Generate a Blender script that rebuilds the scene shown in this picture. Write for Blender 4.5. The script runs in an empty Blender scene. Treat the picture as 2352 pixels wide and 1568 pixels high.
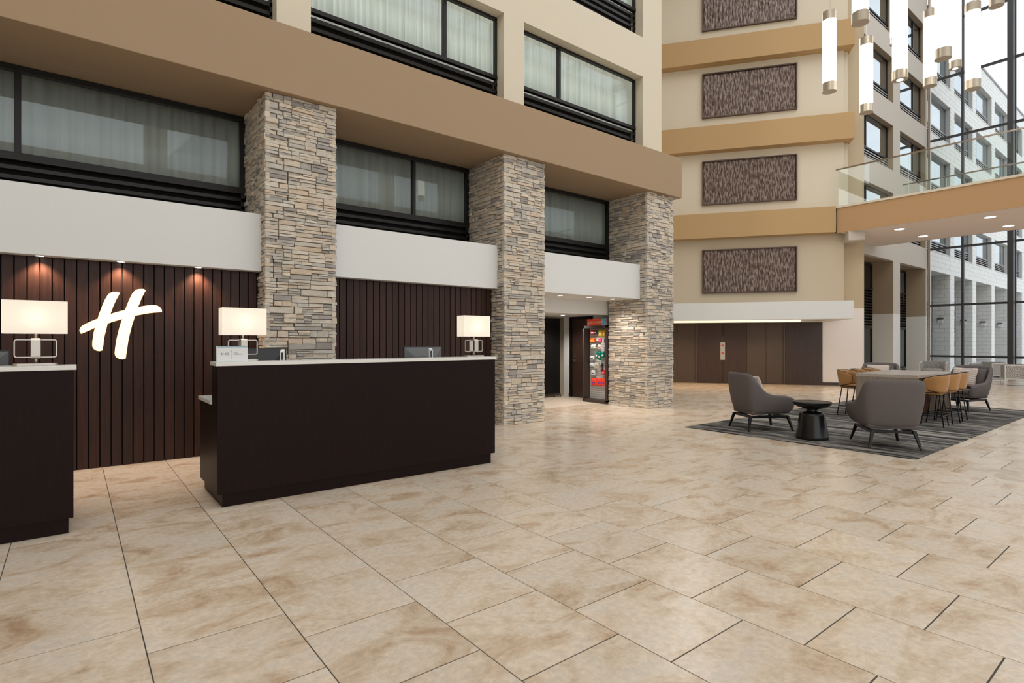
import bpy, bmesh, math, random
from mathutils import Vector, Matrix
R = math.radians
C = bpy.context.scene.collection
scene = bpy.context.scene
rnd = random.Random(7)

# ------------------------------------------------------------------ camera, world, exposure
F_PX, CAM_H = 1279.0, 1.43
TH = math.atan2(1621.0, 1279.0)
cam_d = bpy.data.cameras.new('camera'); cam = bpy.data.objects.new('camera', cam_d); C.objects.link(cam)
cam.location = (0, 0, CAM_H); cam.rotation_euler = (R(90), 0, TH - R(90))
cam_d.sensor_width = 36.0; cam_d.lens = F_PX / 2352 * 36.0
cam_d.clip_start = 0.05; cam_d.clip_end = 300
scene.camera = cam
scene.view_settings.view_transform = 'Standard'; scene.view_settings.look = 'None'
scene.view_settings.gamma = 1.0; scene.view_settings.use_curve_mapping = False
scene.view_settings.exposure = -0.27
cy = scene.cycles
cy.max_bounces = 7; cy.diffuse_bounces = 4; cy.glossy_bounces = 3; cy.transmission_bounces = 4
cy.transparent_max_bounces = 12; cy.caustics_reflective = False; cy.caustics_refractive = False
cy.sample_clamp_indirect = 4.0; cy.use_denoising = True; cy.blur_glossy = 1.0

w = bpy.data.worlds.new('world'); scene.world = w; w.use_nodes = True
nt = w.node_tree; bg = nt.nodes['Background']
tcw = nt.nodes.new('ShaderNodeTexCoord'); nzw = nt.nodes.new('ShaderNodeTexNoise'); rmw = nt.nodes.new('ShaderNodeValToRGB')
nzw.inputs['Scale'].default_value = 2.2; nzw.inputs['Detail'].default_value = 5
rmw.color_ramp.elements[0].position = 0.35; rmw.color_ramp.elements[0].color = (0.80, 0.88, 0.95, 1)
rmw.color_ramp.elements[1].position = 0.62; rmw.color_ramp.elements[1].color = (0.92, 0.94, 0.96, 1)
nt.links.new(tcw.outputs['Generated'], nzw.inputs['Vector']); nt.links.new(nzw.outputs['Fac'], rmw.inputs['Fac'])
nt.links.new(rmw.outputs['Color'], bg.inputs['Color']); bg.inputs['Strength'].default_value = 1.5

# daylight through the glazed atrium roof, plus an added fill lamp behind the camera
sd = bpy.data.lights.new('hazy_sun', 'SUN'); sd.energy = 0.9; sd.angle = R(70); sd.color = (1.0, 0.98, 0.95)
so_ = bpy.data.objects.new('hazy_sun', sd); C.objects.link(so_); so_.rotation_euler = Vector((0.35, 0.75, -0.62)).to_track_quat('-Z', 'Y').to_euler()
def area(name, loc, rot, sx, sy, power, col):
    d = bpy.data.lights.new(name, 'AREA'); d.shape = 'RECTANGLE'; d.size = sx; d.size_y = sy
    d.energy = power; d.color = col
    o = bpy.data.objects.new(name, d); C.objects.link(o); o.location = loc; o.rotation_euler = rot
    return o
area('roof_daylight', (10, -1, 17.6), (0, 0, 0), 34, 14, 1000, (0.95, 0.97, 1.0))
area('room_daylight', (4, 9.45, 6.6), (R(-90), 0, 0), 22, 2.0, 560, (1.0, 0.99, 0.97))
area('room_daylight', (4, 9.45, 9.3), (R(-90), 0, 0), 22, 2.0, 560, (1.0, 0.99, 0.97))
area('room_daylight', (4, 9.45, 4.0), (R(-90), 0, 0), 22, 0.9, 50, (0.93, 1.0, 0.97))
area('front_fill', (2, -8.6, 5.0), (R(90), 0, 0), 16, 8, 120, (1.0, 0.97, 0.93))  # unseen fill lamp added to brighten the lobby from behind the camera

# ------------------------------------------------------------------ helpers
def s2l(c):
    c = c / 255.0
    return c / 12.92 if c <= 0.04045 else ((c + 0.055) / 1.055) ** 2.4
def rgb(r, g, b): return (s2l(r), s2l(g), s2l(b), 1.0)

def mat(name, col, rough=0.6, metal=0.0, spec=0.5, emit=None, estr=0.0, noise=0.0, nscale=6.0, bump=0.0, bscale=40.0, stretch=None, coat=0.0):
    m = bpy.data.materials.new(name); m.use_nodes = True
    t = m.node_tree; b = t.nodes['Principled BSDF']
    b.inputs['Base Color'].default_value = col; b.inputs['Roughness'].default_value = rough
    b.inputs['Metallic'].default_value = metal; b.inputs['Specular IOR Level'].default_value = spec
    if coat: b.inputs['Coat Weight'].default_value = coat; b.inputs['Coat Roughness'].default_value = 0.2
    if emit is not None:
        b.inputs['Emission Color'].default_value = emit; b.inputs['Emission Strength'].default_value = estr
    if noise or bump:
        tc = t.nodes.new('ShaderNodeTexCoord'); mp = t.nodes.new('ShaderNodeMapping')
        t.links.new(tc.outputs['Object'], mp.inputs['Vector'])
        if stretch: mp.inputs['Scale'].default_value = stretch
    if noise:
        n = t.nodes.new('ShaderNodeTexNoise'); n.inputs['Scale'].default_value = nscale; n.inputs['Detail'].default_value = 5
        t.links.new(mp.outputs['Vector'], n.inputs['Vector'])
        r = t.nodes.new('ShaderNodeMapRange'); r.inputs['To Min'].default_value = 1 - noise; r.inputs['To Max'].default_value = 1 + noise
        t.links.new(n.outputs['Fac'], r.inputs['Value'])
        mx = t.nodes.new('ShaderNodeVectorMath'); mx.operation = 'SCALE'; mx.inputs[0].default_value = col[:3]
        t.links.new(r.outputs['Result'], mx.inputs['Scale']); t.links.new(mx.outputs['Vector'], b.inputs['Base Color'])
    if bump:
        n2 = t.nodes.new('ShaderNodeTexNoise'); n2.inputs['Scale'].default_value = bscale; n2.inputs['Detail'].default_value = 3
        t.links.new(mp.outputs['Vector'], n2.inputs['Vector'])
        bp = t.nodes.new('ShaderNodeBump'); bp.inputs['Strength'].default_value = bump; bp.inputs['Distance'].default_value = 0.01
        t.links.new(n2.outputs['Fac'], bp.inputs['Height']); t.links.new(bp.outputs['Normal'], b.inputs['Normal'])
    return m

def glass_mat(name, tint, refl=0.9, ior=0.035, rough=0.0):
    m = bpy.data.materials.new(name); m.use_nodes = True; t = m.node_tree
    for n in list(t.nodes):
        if n.type != 'OUTPUT_MATERIAL': t.nodes.remove(n)
    out = t.nodes['Material Output']
    tr = t.nodes.new('ShaderNodeBsdfTransparent'); tr.inputs['Color'].default_value = tint
    gl = t.nodes.new('ShaderNodeBsdfGlossy'); gl.inputs['Roughness'].default_value = rough; gl.inputs['Color'].default_value = (0.9, 0.96, 1, 1)
    g = t.nodes.new('ShaderNodeNewGeometry'); dt = t.nodes.new('ShaderNodeVectorMath'); dt.operation = 'DOT_PRODUCT'
    t.links.new(g.outputs['Incoming'], dt.inputs[0]); t.links.new(g.outputs['Normal'], dt.inputs[1])
    def mm(op, x, v=None, v0=None):
        n = t.nodes.new('ShaderNodeMath'); n.operation = op
        if v0 is not None: n.inputs[0].default_value = v0; t.links.new(x, n.inputs[1])
        else:
            t.links.new(x, n.inputs[0])
            if v is not None: n.inputs[1].default_value = v
        return n
    f0 = ior
    sch = mm('MULTIPLY', mm('POWER', mm('SUBTRACT', mm('ABSOLUTE', dt.outputs['Value']).outputs[0], v0=1.0).outputs[0], 5).outputs[0], (1 - f0) * refl)
    mu = mm('ADD', sch.outputs[0], f0); mu.use_clamp = True
    mx = t.nodes.new('ShaderNodeMixShader')
    t.links.new(mu.outputs['Value'], mx.inputs['Fac'])
    t.links.new(tr.outputs['BSDF'], mx.inputs[1]); t.links.new(gl.outputs['BSDF'], mx.inputs[2])
    t.links.new(mx.outputs['Shader'], out.inputs['Surface'])
    return m

def wood_mat(name, dark, light, rough=0.4, scale=(60, 60, 3), spec=0.5, per_obj=0.0):
    m = bpy.data.materials.new(name); m.use_nodes = True; t = m.node_tree; b = t.nodes['Principled BSDF']
    tc = t.nodes.new('ShaderNodeTexCoord'); mp = t.nodes.new('ShaderNodeMapping'); mp.inputs['Scale'].default_value = scale
    n = t.nodes.new('ShaderNodeTexNoise'); n.inputs['Scale'].default_value = 1.0; n.inputs['Detail'].default_value = 6; n.inputs['Roughness'].default_value = 0.65
    r = t.nodes.new('ShaderNodeValToRGB'); r.color_ramp.elements[0].color = dark; r.color_ramp.elements[1].color = light
    r.color_ramp.elements[0].position = 0.3; r.color_ramp.elements[1].position = 0.75
    geo = t.nodes.new('ShaderNodeNewGeometry')
    t.links.new(geo.outputs['Position'], mp.inputs['Vector']); t.links.new(mp.outputs['Vector'], n.inputs['Vector']); t.links.new(n.outputs['Fac'], r.inputs['Fac'])
    last = r.outputs['Color']
    if per_obj:
        oi = t.nodes.new('ShaderNodeObjectInfo'); mr = t.nodes.new('ShaderNodeMapRange')
        mr.inputs['To Min'].default_value = 1 - per_obj; mr.inputs['To Max'].default_value = 1 + per_obj
        t.links.new(oi.outputs['Random'], mr.inputs['Value'])
        sc = t.nodes.new('ShaderNodeVectorMath'); sc.operation = 'SCALE'
        t.links.new(last, sc.inputs[0]); t.links.new(mr.outputs['Result'], sc.inputs['Scale']); last = sc.outputs['Vector']
    t.links.new(last, b.inputs['Base Color']); b.inputs['Roughness'].default_value = rough; b.inputs['Specular IOR Level'].default_value = spec
    return m

def tag(o, label=None, cat=None, group=None, kind=None):
    if label: o['label'] = label
    if cat: o['category'] = cat
    if group: o['group'] = group
    if kind: o['kind'] = kind
    return o
def empty(name, loc=(0, 0, 0), rz=0.0, parent=None):
    o = bpy.data.objects.new(name, None); C.objects.link(o); o.location = loc; o.rotation_euler = (0, 0, rz)
    o.empty_display_size = 0.1
    if parent: o.parent = parent
    return o
def thing(name, label, cat, loc=(0, 0, 0), rz=0.0, group=None): return tag(empty(name, loc, rz), label, cat, group)
def struct(name, label=None, loc=(0, 0, 0), rz=0.0): return tag(empty(name, loc, rz), label, None, None, 'structure')

class MB:
    def __init__(s, M=None): s.v = []; s.f = []; s.M = M
    def add(s, vs, fs):
        k = len(s.v)
        for p in vs:
            p = Vector(p)
            if s.M is not None: p = s.M @ p
            s.v.append(tuple(p))
        for f in fs: s.f.append(tuple(k + i for i in f))
        return s
    def box(s, x0, x1, y0, y1, z0, z1):
        vs = [(x0, y0, z0), (x1, y0, z0), (x1, y1, z0), (x0, y1, z0), (x0, y0, z1), (x1, y0, z1), (x1, y1, z1), (x0, y1, z1)]
        return s.add(vs, [(0, 3, 2, 1), (4, 5, 6, 7), (0, 1, 5, 4), (1, 2, 6, 5), (2, 3, 7, 6), (3, 0, 4, 7)])
    def hexa(s, lo, hi): # two quads (bottom, top) of 4 points
        return s.add(list(lo) + list(hi), [(0, 3, 2, 1), (4, 5, 6, 7), (0, 1, 5, 4), (1, 2, 6, 5), (2, 3, 7, 6), (3, 0, 4, 7)])
    def prism(s, pts, z0, z1):
        n = len(pts); vs = [(x, y, z0) for x, y in pts] + [(x, y, z1) for x, y in pts]
        fs = [tuple(range(n - 1, -1, -1)), tuple(range(n, 2 * n))] + [(i, (i + 1) % n, n + (i + 1) % n, n + i) for i in range(n)]
        return s.add(vs, fs)
    def tube(s, a, b, r0, r1=None, n=12, caps=True):
        r1 = r0 if r1 is None else r1
        a = Vector(a); b = Vector(b); d = (b - a).normalized()
        u = d.orthogonal().normalized(); v = d.cross(u); vs = []
        for c, r in ((a, r0), (b, r1)):
            for i in range(n):
                t = 2 * math.pi * i / n; vs.append(c + u * math.cos(t) * r + v * math.sin(t) * r)
        fs = [(i, (i + 1) % n, n + (i + 1) % n, n + i) for i in range(n)]
        if caps: fs += [tuple(range(n - 1, -1, -1)), tuple(range(n, 2 * n))]
        return s.add(vs, fs)
    def path(s, pts, r, n=8, closed=False):
        pts = [Vector(p) for p in pts]; m = len(pts); rings = []
        prev = None
        for i in range(m):
            a = pts[i - 1] if (i > 0 or closed) else pts[i]; b = pts[(i + 1) % m] if (i < m - 1 or closed) else pts[i]
            d = (b - a).normalized()
            if prev is None: u = d.orthogonal().normalized()
            else: u = (prev - d * prev.dot(d)).normalized()
            prev = u; v = d.cross(u)
            rings.append([pts[i] + (u * math.cos(2 * math.pi * k / n) + v * math.sin(2 * math.pi * k / n)) * r for k in range(n)])
        vs = [p for rg in rings for p in rg]; fs = []
        for i in range(m if closed else m - 1):
            j = (i + 1) % m
            for k in range(n): fs.append((i * n + k, i * n + (k + 1) % n, j * n + (k + 1) % n, j * n + k))
        if not closed: fs += [tuple(range(n - 1, -1, -1)), tuple((m - 1) * n + k for k in range(n))]
        return s.add(vs, fs)
    def lathe(s, prof, n=32, c=(0, 0)):
        vs = []; fs = []; m = len(prof)
        for r, z in prof:
            for i in range(n):
                t = 2 * math.pi * i / n; vs.append((c[0] + r * math.cos(t), c[1] + r * math.sin(t), z))
        for j in range(m - 1):
            for i in range(n): fs.append((j * n + i, j * n + (i + 1) % n, (j + 1) * n + (i + 1) % n, (j + 1) * n + i))
        fs += [tuple(range(n - 1, -1, -1)), tuple((m - 1) * n + i for i in range(n))]
        return s.add(vs, fs)
    def rrect(s, w_, d_, z0, z1, r=0.05, c=(0, 0), n=6):
        pts = []
        for cx, cy_, a0 in ((w_ / 2 - r, d_ / 2 - r, 0), (-w_ / 2 + r, d_ / 2 - r, 90), (-w_ / 2 + r, -d_ / 2 + r, 180), (w_ / 2 - r, -d_ / 2 + r, 270)):
            for i in range(n + 1):
                t = R(a0 + 90 * i / n); pts.append((c[0] + cx + r * math.cos(t), c[1] + cy_ + r * math.sin(t)))
        return s.prism(pts, z0, z1)
    def mesh(s, name):
        me = bpy.data.meshes.new(name); me.from_pydata(s.v, [], s.f); me.update()
        bm = bmesh.new(); bm.from_mesh(me); bmesh.ops.recalc_face_normals(bm, faces=bm.faces); bm.to_mesh(me); bm.free()
        return me
    def build(s, name, m, parent=None, bevel=0, seg=2, smooth=False, kind=None, label=None, sub=0):
        me = s.mesh(name); me.materials.append(m)
        o = bpy.data.objects.new(name, me); C.objects.link(o)
        if parent: o.parent = parent
        if smooth:
            me.polygons.foreach_set('use_smooth', [True] * len(me.polygons))
        if bevel:
            b = o.modifiers.new('bevel', 'BEVEL'); b.width = bevel; b.segments = seg; b.limit_method = 'ANGLE'; b.angle_limit = R(35)
        if sub:
            q = o.modifiers.new('sub', 'SUBSURF'); q.levels = sub; q.render_levels = sub
        if kind: o['kind'] = kind
        if label: o['label'] = label
        return o
def smooth_angle(o, a=35):
    me = o.data; me.polygons.foreach_set('use_smooth', [True] * len(me.polygons))
    try: me.set_sharp_from_angle(angle=R(a))
    except Exception: pass
    return o
def inst(me, name, parent=None, loc=(0, 0, 0), rz=0.0, scale=(1, 1, 1)):
    o = bpy.data.objects.new(name, me); C.objects.link(o); o.location = loc; o.rotation_euler = (0, 0, rz); o.scale = scale
    if parent: o.parent = parent
    return o
def copy_tree(o, parent=None):
    c = o.copy(); C.objects.link(c)
    if parent: c.parent = parent
    for ch in list(o.children): copy_tree(ch, c)
    return c
def proj(X, Y, Z):
    s_, c_ = math.sin(TH), math.cos(TH); r = X * s_ - Y * c_; d = X * c_ + Y * s_
    if d < 0.05: return None
    return (1176 + F_PX * r / d, 784 - F_PX * (Z - CAM_H) / d, d)
def onY(px, py, Y):
    u = (px - 1176) / F_PX; s_, c_ = math.sin(TH), math.cos(TH)
    dx, dy, dz = u * s_ + c_, -u * c_ + s_, (784 - py) / F_PX; t = Y / dy
    return dx * t, CAM_H + dz * t

# elevator wall frame: s along the wall (to the right), o towards the camera, z up
EA = R(-54); P0 = Vector((19.237, 8.003, 0)); ED = Vector((math.cos(EA), math.sin(EA), 0)); EN = Vector((-0.809017, -0.587785, 0))
ME = Matrix(((ED.x, EN.x, 0, P0.x), (ED.y, EN.y, 0, P0.y), (0, 0, 1, 0), (0, 0, 0, 1)))

# ------------------------------------------------------------------ materials
M = {}
M['sand'] = mat('sand_storey', rgb(200, 184, 160), 0.75, noise=0.015)
M['caramel'] = mat('caramel_bridge_paint', rgb(184, 146, 104), 0.7, noise=0.02)
M['cream'] = mat('cream_paint', rgb(217, 206, 185), 0.75, noise=0.015, bump=0.02)
M['tan'] = mat('tan_paint', rgb(162, 137, 108), 0.7, noise=0.02, bump=0.02)
M['ochre'] = mat('ochre_paint', rgb(186, 152, 106), 0.7, noise=0.02)
M['white'] = mat('white_paint', rgb(224, 225, 224), 0.7, noise=0.01)
M['blush'] = mat('pale_soffit_paint', rgb(228, 213, 203), 0.75, noise=0.01)
M['greige'] = mat('greige_paint', rgb(196, 187, 176), 0.75, noise=0.015)
M['taupe'] = mat('taupe_reveal_paint', rgb(160, 142, 118), 0.75, noise=0.02)
M['black'] = mat('black_window_metal', rgb(26, 24, 23), 0.38, 0.3)
M['charcoal'] = mat('charcoal_mullion', rgb(70, 70, 72), 0.45, 0.4)
M['louver'] = mat('black_louver_metal', rgb(34, 31, 30), 0.3, 0.5)
M['louver_md'] = mat('mid_grey_louver_metal', rgb(170, 168, 166), 0.4, 0.2)
M['louver_lt'] = mat('grey_louver_metal', rgb(150, 150, 153), 0.4, 0.4)
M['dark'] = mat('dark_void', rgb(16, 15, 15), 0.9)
M['slat'] = wood_mat('espresso_plank', rgb(38, 21, 15), rgb(66, 38, 28), 0.42, (40, 40, 2.0), spec=0.3, per_obj=0.22)
M['desk'] = wood_mat('dark_walnut_veneer', rgb(20, 9, 7), rgb(33, 16, 13), 0.42, (90, 90, 6), spec=0.14)
M['panelwood'] = wood_mat('brown_oak_panel', rgb(44, 30, 25), rgb(70, 50, 41), 0.4, (70, 70, 2.0), per_obj=0.08)
M['elevdoor'] = mat('bronze_lift_door', rgb(84, 72, 64), 0.42, 0.35, noise=0.03)
M['brass'] = mat('aged_brass_trim', rgb(140, 104, 74), 0.35, 0.7)
M['quartz'] = mat('white_quartz', rgb(226, 225, 222), 0.22, noise=0.02, nscale=30)
M['nickel'] = mat('brushed_nickel', rgb(196, 188, 178), 0.3, 1.0)
M['bronze'] = mat('champagne_metal', rgb(196, 186, 172), 0.36, 1.0)
M['blackmetal'] = mat('black_powdercoat', rgb(22, 22, 24), 0.35, 0.4)
M['blacktable'] = mat('black_lacquer', rgb(20, 20, 21), 0.27, 0.2)
M['blackplastic'] = mat('black_plastic', rgb(34, 35, 38), 0.45)
M['greyplastic'] = mat('grey_plastic', rgb(92, 93, 96), 0.4)
M['whiteplastic'] = mat('white_plastic', rgb(226, 226, 226), 0.35)
M['baseboard'] = mat('dark_base', rgb(62, 50, 46), 0.5)
M['concrete'] = mat('pale_paving', rgb(205, 203, 198), 0.8, noise=0.04)
M['block'] = mat('split_face_block', rgb(236, 237, 236), 0.85, noise=0.05, nscale=9, bump=0.8, bscale=26)
M['mortar'] = mat('mortar', rgb(216, 217, 216), 0.9)
M['shade'] = mat('lit_lamp_shade', rgb(238, 230, 214), 0.8)
M['tube'] = mat('lit_opal_tube', rgb(250, 246, 238), 0.5, emit=(1, 0.93, 0.80, 1), estr=3.2)
M['bulb'] = mat('warm_bulb', rgb(255, 240, 220), 0.5, emit=(1, 0.86, 0.68, 1), estr=9.0)
M['dl'] = mat('downlight_lens', rgb(255, 250, 240), 0.5, emit=(1, 0.93, 0.84, 1), estr=9.0)
M['cove'] = mat('cove_face_glow', rgb(255, 245, 215), 0.5, emit=(1, 0.84, 0.55, 1), estr=1.5)
M['signlit'] = mat('lit_acrylic', rgb(255, 250, 238), 0.5, emit=(1, 0.93, 0.80, 1), estr=0.70)
M['signhalo'] = mat('sign_edge_glow', rgb(255, 220, 160), 0.5, emit=(1, 0.72, 0.38, 1), estr=1.6)
M['glass'] = glass_mat('clear_glass', (0.985, 0.99, 0.99, 1))
M['bglass'] = glass_mat('balustrade_glass', (0.955, 0.98, 0.965, 1))
M['wglass'] = glass_mat('tinted_window_glass', (0.83, 0.85, 0.845, 1))
M['wglass2'] = glass_mat('upper_window_glass', (0.94, 0.97, 0.965, 1))
M['rglass'] = glass_mat('reflective_window_glass', (0.80, 0.86, 0.88, 1), 0.9, 0.6)
M['edge'] = mat('polished_glass_edge', rgb(214, 232, 226), 0.2)
def curtain_mat():
    m = bpy.data.materials.new('sheer_curtain'); m.use_nodes = True; t = m.node_tree
    for n in list(t.nodes):
        if n.type != 'OUTPUT_MATERIAL': t.nodes.remove(n)
    d = t.nodes.new('ShaderNodeBsdfDiffuse'); d.inputs['Color'].default_value = rgb(226, 230, 226)
    tl = t.nodes.new('ShaderNodeBsdfTranslucent'); tl.inputs['Color'].default_value = rgb(230, 230, 226)
    mx = t.nodes.new('ShaderNodeMixShader'); mx.inputs['Fac'].default_value = 0.5
    t.links.new(d.outputs[0], mx.inputs[1]); t.links.new(tl.outputs[0], mx.inputs[2])
    t.links.new(mx.outputs[0], t.nodes['Material Output'].inputs['Surface']); return m
M['curtain'] = curtain_mat()
M['blind'] = mat('white_blind', rgb(226, 228, 226), 0.9)
M['fabric'] = mat('grey_wool_fabric', rgb(104, 98, 98), 0.95, spec=0.2, noise=0.28, nscale=160, bump=0.35, bscale=260)
M['leather'] = mat('caramel_leather', rgb(170, 124, 72), 0.42, noise=0.06, nscale=12, bump=0.05, bscale=120)
M['pillow'] = mat('pale_pillow_fabric', rgb(196, 182, 172), 0.95, spec=0.1)
M['tabletop'] = wood_mat('ash_grey_laminate', rgb(126, 112, 98), rgb(166, 152, 138), 0.33, (26, 26, 1.5))
M['tabletop_sheen'] = wood_mat('ash_grey_laminate_sheen', rgb(170, 160, 150), rgb(196, 186, 176), 0.28, (1.5, 26, 26))  # glossy reflection on the top put into the colour as a lighter grey
M['redwood'] = wood_mat('reddish_inner_panel', rgb(50, 20, 10), rgb(78, 36, 20), 0.5, (30, 30, 2))
M['signface'] = mat('sign_card', rgb(222, 224, 226), 0.35)
M['signblue'] = mat('sign_blue_edge', rgb(70, 128, 160), 0.4)
M['ink'] = mat('grey_ink', rgb(70, 72, 76), 0.6)
M['inkpale'] = mat('pale_grey_ink', rgb(150, 154, 158), 0.6)
M['palewood'] = wood_mat('pale_plank_floor', rgb(196, 178, 158), rgb(226, 214, 198), 0.45, (4, 40, 1))
M['red'] = mat('red_packet', rgb(206, 40, 40), 0.4)

# paint that changes colour at 2.49 m
def split_paint(name, up, lo, zs):
    m = mat(name, up, 0.75); t = m.node_tree; b = t.nodes['Principled BSDF']
    g = t.nodes.new('ShaderNodeNewGeometry'); sx = t.nodes.new('ShaderNodeSeparateXYZ'); gt = t.nodes.new('ShaderNodeMath'); gt.operation = 'GREATER_THAN'
    gt.inputs[1].default_value = zs; mx = t.nodes.new('ShaderNodeMix'); mx.data_type = 'RGBA'
    mx.inputs[6].default_value = lo; mx.inputs[7].default_value = up
    t.links.new(g.outputs['Position'], sx.inputs[0]); t.links.new(sx.outputs['Z'], gt.inputs[0]); t.links.new(gt.outputs[0], mx.inputs[0])
    t.links.new(mx.outputs[2], b.inputs['Base Color']); return m
M['split_greige'] = split_paint('greige_over_white_paint', rgb(198, 189, 178), rgb(228, 227, 224), 2.49)
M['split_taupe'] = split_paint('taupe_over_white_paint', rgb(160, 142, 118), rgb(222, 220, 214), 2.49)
M['split_tan'] = split_paint('tan_over_white_paint', rgb(190, 172, 144), rgb(230, 222, 216), 2.49)

# floor tile: stone print, each tile offset by its own random value
def tile_mat():
    m = bpy.data.materials.new('travertine_look_tile'); m.use_nodes = True; t = m.node_tree; b = t.nodes['Principled BSDF']
    g = t.nodes.new('ShaderNodeNewGeometry'); oi = t.nodes.new('ShaderNodeObjectInfo')
    ad = t.nodes.new('ShaderNodeMath'); ad.operation = 'ADD'; t.links.new(g.outputs['Random Per Island'], ad.inputs[0]); t.links.new(oi.outputs['Random'], ad.inputs[1])
    fr = t.nodes.new('ShaderNodeMath'); fr.operation = 'FRACT'
    m37 = t.nodes.new('ShaderNodeMath'); m37.operation = 'MULTIPLY'; m37.inputs[1].default_value = 3.7
    t.links.new(ad.outputs[0], m37.inputs[0]); t.links.new(m37.outputs[0], fr.inputs[0])
    cb = t.nodes.new('ShaderNodeCombineXYZ'); k = t.nodes.new('ShaderNodeMath'); k.operation = 'MULTIPLY'; k.inputs[1].default_value = 60
    t.links.new(fr.outputs[0], k.inputs[0]); t.links.new(k.outputs[0], cb.inputs[0]); t.links.new(k.outputs[0], cb.inputs[2])
    va = t.nodes.new('ShaderNodeVectorMath'); va.operation = 'ADD'; t.links.new(g.outputs['Position'], va.inputs[0]); t.links.new(cb.outputs[0], va.inputs[1])
    mp = t.nodes.new('ShaderNodeMapping'); mp.inputs['Rotation'].default_value = (0, 0, R(32)); mp.inputs['Scale'].default_value = (2.2, 3.3, 3)
    t.links.new(va.outputs[0], mp.inputs['Vector'])
    n1 = t.nodes.new('ShaderNodeTexNoise'); n1.inputs['Scale'].default_value = 1.0; n1.inputs['Detail'].default_value = 9; n1.inputs['Roughness'].default_value = 0.68; n1.inputs['Distortion'].default_value = 0.7
    t.links.new(mp.outputs[0], n1.inputs['Vector'])
    r1 = t.nodes.new('ShaderNodeValToRGB'); e = r1.color_ramp.elements
    e[0].position = 0.30; e[0].color = rgb(184, 153, 122); e[1].position = 0.74; e[1].color = rgb(217, 207, 194)
    x = e.new(0.42); x.color = rgb(209, 186, 160); x = e.new(0.52); x.color = rgb(223, 205, 184)
    t.links.new(n1.outputs['Fac'], r1.inputs['Fac'])
    n2 = t.nodes.new('ShaderNodeTexNoise'); n2.inputs['Scale'].default_value = 26; n2.inputs['Detail'].default_value = 6; n2.inputs['Roughness'].default_value = 0.7
    t.links.new(va.outputs[0], n2.inputs['Vector'])
    r2 = t.nodes.new('ShaderNodeMapRange'); r2.inputs['From Min'].default_value = 0.35; r2.inputs['From Max'].default_value = 0.65; r2.inputs['To Min'].default_value = 0.88; r2.inputs['To Max'].default_value = 1.09
    t.links.new(n2.outputs['Fac'], r2.inputs['Value'])
    tv = t.nodes.new('ShaderNodeMapRange'); tv.inputs['To Min'].default_value = 0.94; tv.inputs['To Max'].default_value = 1.04; t.links.new(fr.outputs[0], tv.inputs['Value'])
    mm = t.nodes.new('ShaderNodeMath'); mm.operation = 'MULTIPLY'; t.links.new(r2.outputs[0], mm.inputs[0]); t.links.new(tv.outputs[0], mm.inputs[1])
    sc = t.nodes.new('ShaderNodeVectorMath'); sc.operation = 'SCALE'; t.links.new(r1.outputs[0], sc.inputs[0]); t.links.new(mm.outputs[0], sc.inputs['Scale'])
    t.links.new(sc.outputs[0], b.inputs['Base Color'])
    rr = t.nodes.new('ShaderNodeMapRange'); rr.inputs['To Min'].default_value = 0.15; rr.inputs['To Max'].default_value = 0.29; t.links.new(n1.outputs['Fac'], rr.inputs['Value'])
    t.links.new(rr.outputs[0], b.inputs['Roughness'])
    bp = t.nodes.new('ShaderNodeBump'); bp.inputs['Strength'].default_value = 0.12; bp.inputs['Distance'].default_value = 0.004
    t.links.new(n2.outputs['Fac'], bp.inputs['Height']); t.links.new(bp.outputs[0], b.inputs['Normal'])
    b.inputs['Specular IOR Level'].default_value = 0.5
    return m
M['tile'] = tile_mat()
M['grout'] = mat('grey_grout', rgb(84, 78, 72), 0.95)

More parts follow.
